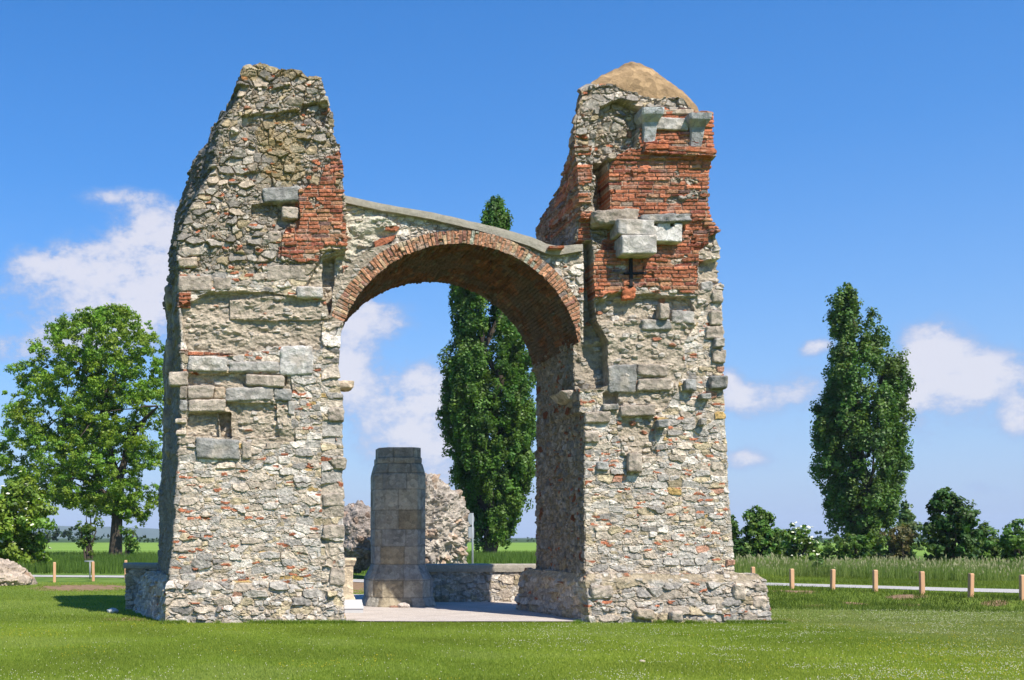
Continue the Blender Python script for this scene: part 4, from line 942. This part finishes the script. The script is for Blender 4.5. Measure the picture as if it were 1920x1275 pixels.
# ------------------------------------------------------------------ vegetation helpers
def leaves(C, size, rg, colors, up=.0, nrm=None):
    """one pointed quad leaf per centre"""
    n = len(C)
    if nrm is None: nrm = rg.normal(size=(n, 3))
    nn_ = nrm / (np.linalg.norm(nrm, axis=1, keepdims=True) + 1e-9)
    a = rg.normal(size=(n, 3)); a -= (a * nn_).sum(1, keepdims=True) * nn_; a /= np.linalg.norm(a, axis=1, keepdims=True)
    b = np.cross(nn_, a)
    s = (size * rg.uniform(.6, 1.3, n))[:, None]
    V = np.stack([C - a * s * .55, C + b * s * .36, C + a * s * .55, C - b * s * .36], 1).reshape(-1, 3)
    Fq = np.arange(4 * n).reshape(-1, 4); return V, Fq, np.repeat(colors, 4, 0)
def limb(pts, radii, n=8):
    pts = np.array(pts, float); V = []
    for i, p in enumerate(pts):
        d = pts[min(i + 1, len(pts) - 1)] - pts[max(i - 1, 0)]; d /= np.linalg.norm(d) + 1e-9
        u = np.cross(d, (0.3, 1, 0.1)); u /= np.linalg.norm(u); v = np.cross(d, u)
        t = np.linspace(0, 2 * math.pi, n, endpoint=False); V.append(p + (np.cos(t)[:, None] * u + np.sin(t)[:, None] * v) * radii[i])
    return np.array(V).reshape(-1, 3), gridfaces(len(pts), n, True)
def merge(parts):
    V = []; Fq = []; o = 0
    for v, f in parts: V.append(v); Fq.append(f + o); o += len(v)
    return np.concatenate(V), np.concatenate(Fq)
def curve(a, b, bend, k=8, rg=None):
    a = np.array(a, float); b = np.array(b, float); t = np.linspace(0, 1, k)[:, None]; p = a * (1 - t) + b * t + np.array(bend) * (4 * t * (1 - t))
    if rg is not None: p[1:-1] += rg.normal(size=(k - 2, 3)) * np.linalg.norm(b - a) * .018
    return p
def clump_leaves(centres, radii, per, size, rg, base, var=.3, flat=.8, young=None, drop=.0):
    Cs = []; cl = []; Ns_ = []
    for c, r in zip(centres, radii):
        n = int(per * (r ** 2)); d = rg.normal(size=(n, 3)); d /= np.linalg.norm(d, axis=1, keepdims=True)
        # several twigs inside one clump: knotted distribution
        kn = rg.normal(size=(max(3, int(7 * r)), 3)); kn /= np.linalg.norm(kn, axis=1, keepdims=True); kn *= rg.uniform(.3, 1.0, (len(kn), 1)) * r * .8
        w = rg.integers(0, len(kn), n); q = kn[w] + d * (rg.uniform(0, 1, n) ** .5 * r * .38)[:, None]
        q[:, 2] *= flat; Cs.append(c + q); Ns_.append(kn[w] / r * .9 + d * .55 + rg.normal(size=(n, 3)) * .45 + np.array([0, 0, .35]))
        tone = rg.uniform(1 - var, 1 + var); yel = rg.uniform(.85, 1.25)
        cc = np.array(base)[None] * tone * rg.uniform(.75, 1.3, (n, 1)); cc[:, 0] *= yel
        cl.append(cc)
    return np.concatenate(Cs), np.concatenate(cl), np.concatenate(Ns_)
def profile_clumps(prof, X0, Y0, rg, n, rmin, rmax, depthk=.9, shell=.45, Y=None):
    """prof: (py, left px, right px) outline rows of a crown standing at distance Y"""
    Y = Y or Y0; prof = sorted(prof); pys = np.array([p[0] for p in prof], float); l = np.array([p[1] for p in prof], float); r = np.array([p[2] for p in prof], float)
    wts = r - l; cdf = np.cumsum((wts[1:] + wts[:-1]) / 2 * np.diff(pys)); cdf = np.concatenate([[0], cdf]) / cdf[-1]
    C = []; Rr = []
    while len(C) < n:
        py = np.interp(rg.uniform(), cdf, pys); lo = np.interp(py, pys, l); hi = np.interp(py, pys, r); hw = (hi - lo) / 2 * Y / F; cx = XY((lo + hi) / 2, Y)
        a = rg.uniform(0, 2 * math.pi); rho = rg.uniform(shell, 1) ** .6
        rad = min(rg.uniform(rmin, rmax), hw * .75 + .15)
        k = max(0, hw - rad * .5)
        C.append((cx + math.cos(a) * rho * k, Y0 + math.sin(a) * rho * k * depthk, ZY(py, Y) )); Rr.append(rad)
    return np.array(C), np.array(Rr)

def poplar(name, px, Y, base_py, prof, label, seed, n, per, size, colr, lean=0):
    rg = np.random.default_rng(seed); X0 = XY(px, Y); e = empty(name, (X0, Y, 0), label, 'tree')
    C, Rr = profile_clumps(prof, X0, Y, rg, int(n * 1.5), .55, 1.25)
    pl_ = vnoise(np.stack([C[:, 0] * .5, C[:, 1] * .5, C[:, 2] * .10], -1), seed) ; keep = pl_ > -.42; C, Rr = C[keep], Rr[keep]
    LC, cc, ln = clump_leaves(C, Rr, per, size, rg, colr, .28, flat=1.5)
    V, Fq, c4 = leaves(LC, size, rg, cc, nrm=ln)
    mesh('crown', V, Fq, MAT_LEAF, e, c4, smooth=False)
    zt = ZY(prof[0][0], Y); parts = []
    parts.append(limb(curve((X0, Y, -.2), (XY((prof[0][1] + prof[0][2]) / 2, Y), Y, zt * .97), (.3, 0, 0), 14, rg), np.linspace(.62, .04, 14) * Y / 95))
    for i in range(26):
        i0 = rg.integers(0, len(C)); c = C[i0]
        if c[2] > zt * .72 or c[2] < 4: continue
        z0 = max(1.2, c[2] - rg.uniform(4, 8))
        parts.append(limb(curve((X0, Y, z0), c, ((c[0] - X0) * .12, (c[1] - Y) * .12, -.2), 8, rg), np.linspace(.20, .04, 8)))
    V, Fq = merge(parts); mesh('trunk', V, Fq, MAT_BARK, e)
    return e
PG = (.052, .098, .024)
poplar('poplar_tree', 912, 95, 1049, [(378, 926, 934), (388, 906, 950), (420, 902, 955), (470, 885, 960), (540, 842, 968), (600, 850, 985), (655, 848, 1000), (675, 826, 1006), (760, 822, 1010), (830, 828, 1008), (880, 838, 1002), (930, 855, 992), (975, 872, 980), (1012, 885, 950), (1028, 896, 935)],
       'tall dense dark green poplar seen through the arch with its tip above the coping', 71, 520, 320, .23, (.085, .175, .022))
poplar('poplar_tree', 1612, 85, 1050, [(533, 1583, 1592), (545, 1575, 1602), (575, 1556, 1612), (590, 1556, 1645), (640, 1560, 1662), (668, 1556, 1655), (690, 1542, 1694), (750, 1536, 1700), (800, 1530, 1698), (850, 1530, 1700), (880, 1522, 1702), (910, 1545, 1694), (960, 1556, 1686), (1000, 1558, 1668), (1040, 1580, 1658)],
       'slender open poplar standing alone against the sky right of the gateway', 72, 300, 300, .21, (.09, .17, .03))

def broad_tree():
    rg = np.random.default_rng(73); Y = 98; X0 = XY(218, Y)
    e = empty('broadleaf_tree', (X0, Y, 0), 'big spreading leafy tree with a forked trunk standing left of the gateway', 'tree')
    prof = [(578, 160, 235), (600, 100, 290), (640, 58, 318), (690, 18, 334), (720, 10, 335), (770, 0, 335), (810, -20, 325), (850, -25, 322), (885, -15, 320), (915, -5, 318), (940, 60, 312), (960, 190, 300), (972, 215, 280)]
    C, Rr = profile_clumps(prof, X0, Y, rg, 1250, .5, 1.15, .8, .0)
    holes = [(125, 735, 30), (100, 770, 26), (240, 770, 28), (275, 815, 26), (185, 770, 16), (30, 835, 22), (95, 800, 20), (150, 905, 22), (270, 900, 26), (200, 700, 12)]
    pxc = C[:, 0] * F / C[:, 1] + CX; pyc = HY - (C[:, 2] - CZ) * F / C[:, 1]
    keep = np.ones(len(C), bool)
    for a, b, r in holes: keep &= np.hypot(pxc - a, pyc - b) > r * .5
    C, Rr = C[keep], Rr[keep]
    LC, cc, ln = clump_leaves(C, Rr, 180, .3, rg, (.165, .285, .024), .2, flat=.72)
    V, Fq, c4 = leaves(LC, .20, rg, cc, nrm=ln); mesh('crown', V, Fq, MAT_LEAF, e, c4, smooth=False)
    P = lambda px, py, dy=0: W(px, py, Y + dy) if not dy else np.array([XY(px, Y), Y + dy, ZY(py, Y)])
    parts = [limb([P(216, 1052), P(218, 1000), P(221, 950), P(223, 915), P(222, 890)], [.66, .52, .46, .46, .42], 12),
             limb([P(219, 955), P(205, 930), P(185, 918), P(160, 900), P(120, 880, 1), P(80, 868, 2)], [.32, .28, .25, .2, .14, .06]),
             limb([P(222, 900), P(212, 870), P(205, 840), P(196, 800), P(192, 765), P(205, 720), P(220, 680)], [.45, .36, .33, .3, .26, .2, .08]),
             limb([P(222, 900), P(232, 870), P(240, 835), P(252, 810), P(275, 790, -2), P(300, 770, -3)], [.42, .33, .3, .26, .18, .08]),
             limb([P(193, 770), P(180, 740), P(165, 725), P(140, 700, 2)], [.2, .16, .12, .05]), limb([P(205, 842), P(190, 800), P(200, 770)], [.2, .14, .05]),
             limb([P(210, 860), P(170, 840, 2), P(120, 820, 3), P(70, 800, 4)], [.22, .18, .12, .05]), limb([P(240, 835), P(236, 800, 3), P(250, 760, 4), P(262, 700, 4)], [.2, .16, .1, .04])]
    cen0 = P(215, 860)
    for i in range(60):
        c = C[rg.integers(0, len(C))]; j = rg.integers(1, len(parts)); s = parts[j][0]; st = s[rg.integers(len(s) // 3, len(s))]
        if np.linalg.norm(c - st) < 6.5: parts.append(limb(curve(st, c, (0, 0, .3), 6, rg), np.linspace(.09, .02, 6), 5))
    V, Fq = merge(parts); mesh('trunk', V, Fq, MAT_BARK, e)
broad_tree()

def bush(name, prof, Y, label, seed, n, colr, size=.16, rr_=(.4, .9), per=420, flowers=0, cat='bush', group=None, stems=6, flat=.9, shell=.15, z0=0, fcol=(.72, .72, .52), fbias=0, var=.25, dk=.8, fsz=1.0):
    rg = np.random.default_rng(seed); cxp_ = (prof[-1][1] + prof[-1][2]) / 2; X0 = XY(cxp_, Y)
    zg = float(hgt(np.array([X0]), np.array([Y]))[0]); e = empty(name, (X0, Y, zg), label, cat, group)
    C, Rr = profile_clumps(prof, X0, Y, rg, n, rr_[0], rr_[1], dk, shell)
    C[:, 2] = np.maximum(C[:, 2], zg + Rr * .4)
    LC, cc, ln = clump_leaves(C, Rr, per, size, rg, colr, var, flat=flat)
    V, Fq, c4 = leaves(LC, size, rg, cc, nrm=ln); mesh('foliage', V, Fq, MAT_LEAF, e, c4, smooth=False)
    parts = []
    for i in range(stems):
        c = C[rg.integers(0, len(C))]; parts.append(limb(curve((X0 + rg.uniform(-.3, .3), Y + rg.uniform(-.3, .3), zg - .1), c, (0, 0, .2), 7, rg), np.linspace(.09, .02, 7), 6))
    V, Fq = merge(parts); mesh('stem', V, Fq, MAT_BARK, e)
    if flowers:
        # flat umbels of tiny cream florets, facing up and outwards
        cen = C.mean(0); FC = []
        cand = rg.permutation(np.repeat(np.arange(len(C)), 8))
        for i in cand:
            d = rg.normal(size=3); d[1] -= 1.1; d[2] += .6; d /= np.linalg.norm(d); p = C[i] + d * Rr[i] * 1.0
            if ((p[0] - cen[0]) * fbias) > rg.uniform(-.5, 2.5) * (1 if fbias else 0) or not fbias: FC.append(p)
            if len(FC) >= flowers: break
        t = np.linspace(0, 2 * math.pi, 10, endpoint=False); fv = [np.array([0, 0, .03])]
        for rr2, zz2 in ((.05, .025), (.10, 0)): fv += [np.array([math.cos(q) * rr2 * rg.uniform(.75, 1.2), math.sin(q) * rr2 * rg.uniform(.75, 1.2), zz2 + rg.uniform(-.012, .012)]) for q in t]
        ff = [np.array([[0, 1 + i, 1 + (i + 1) % 10] for i in range(10)]), np.array([[1 + i, 11 + i, 11 + (i + 1) % 10, 1 + (i + 1) % 10] for i in range(10)])]
        f0 = mesh('flower_head', np.array(fv), ff, MAT_PETAL, e, np.repeat(np.array(fcol)[None], len(fv), 0) * rg.uniform(.85, 1.1, (len(fv), 1)), local=True)
        for i, p in enumerate(FC):
            fo = f0 if i == 0 else f0.copy()
            if i: COL.objects.link(fo); fo.parent = e
            fo.location = Vector(p) - e.location; fo.rotation_euler = (rg.uniform(.1, .9), rg.uniform(-.5, .5), rg.uniform(0, 6)); q = rg.uniform(.6, 1.3) * fsz; fo.scale = (q, q, q)
    return e
bush('elder_bush', [(900, 20, 50), (915, -15, 78), (945, -40, 98), (985, -45, 106), (1030, -40, 96), (1066, -30, 84)], 62, 'white flowering elder bush at the left edge of the photo', 81, 120, (.16, .26, .028), .2, (.5, 1.0), 330, 98, cat='bush')
bush('young_tree', [(950, 168, 182), (975, 142, 195), (1000, 138, 190), (1020, 140, 185), (1040, 155, 178)], 72, 'thin young tree with sparse leaves between the elder bush and the big tree', 82, 24, (.10, .18, .025), .2, (.35, .7), 170, stems=14, cat='tree', shell=0)
bush('suckering_shrub', [(975, 232, 252), (1000, 222, 262), (1025, 225, 262), (1036, 228, 258)], 92, 'light leafy suckers growing at the foot of the big tree', 83, 14, (.12, .22, .03), .22, (.5, .8), 150, stems=4, cat='shrub')
bush('field_shrub', [(948, 1355, 1374), (975, 1350, 1385), (1010, 1350, 1400), (1045, 1350, 1405), (1062, 1355, 1400)], 66, 'dark bush peeping out behind the right edge of the gateway', 84, 22, (.06, .13, .022), .2, (.5, .9), 350)
bush('field_shrub', [(950, 1418, 1428), (965, 1400, 1440), (985, 1388, 1452), (1010, 1382, 1462), (1040, 1385, 1465), (1062, 1390, 1460)], 66, 'pointed green bush nearest the gateway on the right', 85, 48, (.095, .185, .028), .2, (.45, .85), 380)
bush('elder_shrub', [(985, 1490, 1510), (1000, 1470, 1525), (1020, 1462, 1535), (1045, 1462, 1538), (1060, 1468, 1530)], 62, 'elder shrub with cream flower heads right of the pointed green bush', 86, 30, (.11, .20, .028), .17, (.4, .7), 380, 60, fsz=.75)
bush('field_shrub', [(942, 1696, 1706), (965, 1685, 1712), (985, 1668, 1722), (1010, 1660, 1735), (1040, 1655, 1740), (1060, 1655, 1738)], 68, 'pale green bush close behind the right-hand poplar foot', 87, 40, (.10, .17, .05), .19, (.4, .8), 330)
bush('dry_shrub', [(995, 1660, 1700), (1010, 1650, 1722), (1035, 1645, 1725), (1062, 1650, 1722)], 61, 'brownish half dry shrub in front of the pale green bush', 88, 30, (.14, .135, .05), .13, (.35, .65), 420, stems=16)
bush('round_bush', [(922, 1765, 1780), (932, 1745, 1805), (950, 1735, 1822), (975, 1728, 1835), (1000, 1732, 1838), (1030, 1735, 1835), (1065, 1745, 1830)], 60, 'large dark ragged bush standing second from the right edge', 89, 75, (.058, .125, .022), .2, (.4, .85), 360, stems=14)
bush('field_shrub', [(988, 1835, 1862), (1008, 1812, 1890), (1040, 1808, 1895), (1066, 1810, 1890)], 66, 'low green bush filling the gap right of the large dark bush', 90, 34, (.095, .18, .026), .18, (.4, .8), 350)
bush('field_shrub', [(972, 1900, 1912), (985, 1888, 1925), (1005, 1875, 1950), (1040, 1870, 1960), (1068, 1875, 1950)], 63, 'bushy green shrub at the right edge of the photo', 91, 48, (.095, .18, .026), .18, (.4, .85), 350)
bush('field_shrub', [(1006, 1560, 1640), (1025, 1535, 1665), (1062, 1535, 1670)], 70, 'low shrubs around the foot of the right-hand poplar', 93, 50, (.095, .18, .026), .18, (.35, .7), 350)
bush('field_shrub', [(996, 1440, 1475), (1018, 1425, 1530), (1062, 1425, 1540)], 70, 'low shrub behind the elder shrub and the pointed bush', 94, 44, (.08, .155, .025), .18, (.35, .7), 350)
bush('young_elder', [(1045, 1520, 1545), (1060, 1512, 1552), (1082, 1515, 1550)], 46.5, 'small leafy shrub rising in the tall grass beside the footpath', 92, 14, (.08, .16, .028), .1, (.2, .38), 1300, stems=4)

# distant tree rows (each reads as one mass)
def tree_row(name, pxa, pxb, Y, top, seed, colr, n, dens):
    rg = np.random.default_rng(seed); C = []; Rr = []
    for i in range(n):
        px = rg.uniform(pxa, pxb); tz = ZY(top(px), Y) * rg.uniform(.75, 1.05); k = rg.integers(2, 4)
        for j in range(k): C.append((XY(px, Y) + rg.normal() * 2, Y + rg.uniform(-8, 8), tz * rg.uniform(.3, .88))); Rr.append(tz * .24)
    C = np.array(C); Rr = np.array(Rr)
    LC, cc, ln = clump_leaves(C, Rr, dens, 1.1, rg, colr, .25); V, Fq, c4 = leaves(LC, 1.25, rg, cc, nrm=ln)
    return props(mesh(name, V, Fq, MAT_LEAF, None, c4, smooth=False), kind='stuff')
tree_row('distant_trees', -150, 340, 330, lambda p: np.interp(p, [-150, 90, 130, 160, 200, 300, 340], [985, 992, 986, 992, 1000, 1004, 1004]), 201, (.022, .045, .02), 110, 6)
tree_row('distant_trees', 880, 1120, 420, lambda p: 1007, 202, (.05, .075, .05), 60, 8)
tree_row('distant_trees', 1380, 2150, 330, lambda p: np.interp(p, [1380, 1500, 1560, 1590, 1700, 1900, 2150], [1008, 1004, 994, 996, 1003, 1000, 1000]), 203, (.025, .055, .018), 150, 6)
# hills
xs = np.linspace(-4200, 5600, 200); hh = 60 + 55 * fbm(np.stack([xs / 900, xs * 0, xs * 0], -1), 4, 9) + 30 * np.exp(-((xs + 900) / 500) ** 2); hh = hh * sst(200, -500, xs)
rows = []
for k in range(7):
    y = 4200 + k * 220; rows.append(np.stack([xs, np.full(200, y), np.maximum(hh * math.sin(math.pi * min(k, 5) / 6) ** .8 * (.4 + .2 * k) * .6, 0) - 2 + (2 if k else 0)], -1))
def hill_mat():
    m, t, p, out = new_mat('wooded_hills'); g = N(t, 'ShaderNodeNewGeometry'); n = N(t, 'ShaderNodeTexNoise'); n.inputs['Scale'].default_value = .01; n.inputs['Detail'].default_value = 6; t.links.new(g.outputs[0], n.inputs[0])
    c = N(t, 'ShaderNodeValToRGB'); c.color_ramp.elements[0].color = (.03, .055, .03, 1); c.color_ramp.elements[1].color = (.07, .11, .05, 1); t.links.new(n.outputs[0], c.inputs[0]); t.links.new(c.outputs[0], p.inputs['Base Color']); p.inputs['Roughness'].default_value = 1; return m
props(mesh('hills', np.array(rows).reshape(-1, 3), gridfaces(7, 200), hill_mat()), kind='structure')

# ------------------------------------------------------------------ grass
def blades(name, X, Y, h, w, rg, c0, c1, lean=.4, droop=0, headcol=None, headfrac=0, pale=0):
    n = len(X); Z = hgt(X, Y); a = rg.uniform(0, 2 * math.pi, n); H = h * rg.uniform(.55, 1.3, n); Wd = w * rg.uniform(.7, 1.3, n)
    dx, dy = np.cos(a) * Wd / 2, np.sin(a) * Wd / 2; b = rg.uniform(0, 2 * math.pi, n); ln = H * rg.uniform(0, lean, n); lx, ly = np.cos(b) * ln, np.sin(b) * ln
    t = rg.uniform(0, 1, (n, 1)); pn = fbm(np.stack([X * .5, Y * .5, 0 * X], -1), 3, 77)[:, None]
    col = np.array(c0) * (1 - t) + np.array(c1) * t; col = col * (1 + .35 * pn) * (1 + .25 * sst(-.2, .5, fbm(np.stack([X * .13, Y * .13, 0 * X], -1), 2, 78))[:, None] * np.array((1.3, .9, 1.2)))
    if pale:
        pk = (sst(10.5, 15, X + 2.5 * pn[:, 0]) * sst(15, 18, Y) * sst(31, 28, Y) + .5 * sst(.1, .4, pn[:, 0]))[:, None] * pale; col = col * (1 - pk) + np.array((.30, .31, .13)) * pk
    V = np.stack([np.stack([X - dx, Y - dy, Z - .005], -1), np.stack([X + dx, Y + dy, Z - .005], -1), np.stack([X + lx, Y + ly, Z + H], -1)], 1).reshape(-1, 3)
    fs = [np.arange(3 * n).reshape(-1, 3)]; cols = np.repeat(col, 3, 0)
    if headfrac:
        m = rg.uniform(size=n) < headfrac; k = m.sum(); tx_, ty2, tz = X[m] + lx[m], Y[m] + ly[m], Z[m] + H[m]; s = H[m] * .16
        q = np.stack([np.stack([tx_ - .02, ty2, tz], -1), np.stack([tx_ + .01, ty2 + .015, tz - s], -1), np.stack([tx_ + .03, ty2, tz + s * .2], -1), np.stack([tx_ + lx[m] * .3, ty2 + ly[m] * .3, tz + s], -1)], 1).reshape(-1, 3)
        fs.append(np.arange(4 * k).reshape(-1, 4) + len(V)); V = np.concatenate([V, q]); cols = np.concatenate([cols, np.repeat(np.array(headcol)[None] * rg.uniform(.7, 1.2, (k, 1)), 4, 0)])
    return props(mesh(name, V, fs, MAT_GRASS, None, cols, smooth=False), kind='stuff')
def sample_lawn(n, y0, y1, rg, pw=1.0):
    Y = y0 + (y1 - y0) * rg.uniform(size=n) ** pw; X = (rg.uniform(-40, 1960, n) - CX) * Y / F; return X, Y
def masked(X, Y, soft=0):
    m = (X > 1.0 - 0) & (X < 8.3) & (Y > 24.74) & (Y < 36.4)       # gravel court
    m |= (X > -1.3) & (X < 12.0) & (Y > 24.6) & (Y < 28.6)
    d = np.min(np.hypot(X[:, None] - cxp[None, ::6], Y[:, None] - cyp[None, ::6]), 1) if len(X) < 400000 else np.full(len(X), 9.)
    m |= d < 1.42
    for (cx_, cy_, rx_, ry_) in [(-5.4, 41.0, 2.2, 2.4), (3.9, 43.5, 3.0, 7.0), (17.6, 34.3, .6, .9), (19.3, 31.6, .5, .6), (17.4, 30.8, .4, .45), (21.2, 28.2, .4, .7)]:
        m |= ((X - cx_) / rx_) ** 2 + ((Y - cy_) / ry_) ** 2 < .45 * (1 + .5 * np.sin(X * 7 + Y * 3))
    return ~m
rg = np.random.default_rng(5)
X, Y = sample_lawn(520000, 14.0, 24.9, rg, 1.0); k = masked(X, Y); blades('mown_grass', X[k], Y[k], .032, .011, rg, (.155, .235, .022), (.30, .37, .055), .8, pale=.5)
X, Y = sample_lawn(230000, 24.5, 45, rg, 1.2); k = masked(X, Y); blades('mown_grass', X[k], Y[k], .04, .02, rg, (.145, .22, .022), (.28, .35, .055), .8, pale=.5)
# longer tufts along the foot of the masonry
n_ = 16000; X = np.concatenate([rg.uniform(-1.7, 2.8, n_ // 2), rg.uniform(7.6, 12.5, n_ // 2)]); Y = 24.44 - np.abs(rg.normal(0, .10, n_)); k = fbm(np.stack([X * 2.5, Y * 1.5, 0 * X], -1), 3, 91) > -.08
blades('foot_grass', X[k], Y[k], .085, .014, rg, (.10, .18, .02), (.22, .31, .04), .7)
# bank grass, rougher
Xb, Yb_ = sample_lawn(120000, 26, 42, rg); k = masked(Xb, Yb_) & (Xb > 12) & (Yb_ > toe_y(Xb)) & (Yb_ < crest_y(Xb) + 2); blades('bank_grass', Xb[k], Yb_[k], .11, .018, rg, (.06, .11, .014), (.15, .21, .03), .9)
# clover flowers
def dots(name, X, Y, r, h, colr, rg):
    n = len(X); Z = hgt(X, Y) + h * rg.uniform(.6, 1.2, n); q = np.stack([X, Y, Z], -1)
    oc = np.array([(1, 0, 0), (0, 1, 0), (-1, 0, 0), (0, -1, 0), (0, 0, 1), (0, 0, -1)]) * r
    V = (q[:, None] + oc[None] * rg.uniform(.6, 1.3, (n, 1, 1))).reshape(-1, 3); f8 = np.array([(0, 1, 4), (1, 2, 4), (2, 3, 4), (3, 0, 4), (1, 0, 5), (2, 1, 5), (3, 2, 5), (0, 3, 5)])
    Fq = (np.arange(n)[:, None, None] * 6 + f8[None]).reshape(-1, 3)
    return props(mesh(name, V, Fq, MAT_PETAL, None, np.repeat(np.array(colr)[None] * rg.uniform(.8, 1.1, (n, 1)), 6, 0)), kind='stuff')
X, Y = sample_lawn(80000, 14, 30, rg); fx = X * F / Y + CX; pn = fbm(np.stack([X * .6, Y * .6, 0 * X], -1), 3, 55)
pn2 = fbm(np.stack([X * 1.3, Y * 3.2, 0 * X], -1), 3, 57); dn_ = .05 + 1.25 * sst(900, 1400, fx + pn * 300) * sst(-.1, .35, pn * .5 + pn2) + .3 * sst(17, 14.5, Y) * sst(500, 200, fx) ; k = (rg.uniform(size=len(X)) < dn_ * .42) & masked(X, Y) & (Y < toe_y(X) + .3) 
dots('clover_flowers', X[k], Y[k], .0075, .04, (.60, .58, .38), rg)
X, Y = sample_lawn(7000, 14, 24, rg); fx = X * F / Y + CX; pn = fbm(np.stack([X * .8, Y * .8, 0 * X], -1), 3, 56); k = masked(X, Y) & (pn + .5 * sst(1200, 1800, fx) > .35)
dots('yellow_flowers', X[k], Y[k], .0085, .045, (.45, .40, .03), rg)
# tall grass verge beyond the path, right side
def verge(n, h, w, xa, xb, gap0, gap1, c0, c1, head, hf, seed):
    rg = np.random.default_rng(seed); px = rg.uniform(xa, xb, n); i = rg.uniform(size=n); 
    yb = np.interp(px, [1330, 1440, 1914, 2350], [42.5, 40.8, 34.3, 30.0]); Y = yb + gap0 + (gap1 - gap0) * i ** .8 * (1 + 0 * px); X = (px - CX) * Y / F; pn = fbm(np.stack([X * .5, Y * .5, 0 * X], -1), 3, seed)
    hh_ = h * (1 + .7 * pn)
    return X, Y, hh_
X, Y, hh_ = verge(135000, .46, .02, 1335, 2350, 4.6, 21, 0, 0, 0, 0, 33)
blades('tall_grass', X, Y, hh_, .022, rg, (.11, .18, .03), (.22, .29, .08), .35, headcol=(.36, .35, .19), headfrac=.03)
X, Y, hh_ = verge(60000, .12, .02, 1335, 2350, .4, 5.2, 0, 0, 0, 0, 34)
blades('verge_grass', X, Y, hh_, .02, rg, (.10, .16, .02), (.22, .29, .045), .7)
# left and middle rough grass before the field
px = rg.uniform(-60, 1100, 70000); Y = rg.uniform(56, 112, 70000); X = (px - CX) * Y / F; blades('rough_grass', X, Y, .55, .05, rg, (.06, .12, .018), (.12, .20, .035), .4)
# ------------------------------------------------------------------ haze
def haze():
    x0, x1, y0, y1, z0, z1 = -6400, 6400, -1100, 9600, -6, 190
    V = np.array([(x, y, z) for z in (z0, z1) for (x, y) in ((x0, y0), (x1, y0), (x1, y1), (x0, y1))], float)
    m = bpy.data.materials.new('haze'); m.use_nodes = True; t = m.node_tree; t.nodes.clear(); out = t.nodes.new('ShaderNodeOutputMaterial'); v = t.nodes.new('ShaderNodeVolumePrincipled')
    v.inputs['Density'].default_value = 0.00011; v.inputs['Color'].default_value = (.72, .84, 1, 1); t.links.new(v.outputs[0], out.inputs['Volume'])
    props(mesh('haze', V, np.array([[3, 2, 1, 0], [4, 5, 6, 7], [0, 1, 5, 4], [1, 2, 6, 5], [2, 3, 7, 6], [3, 0, 4, 7]]), m, smooth=False), kind='stuff')
haze()
print('vegetation done')
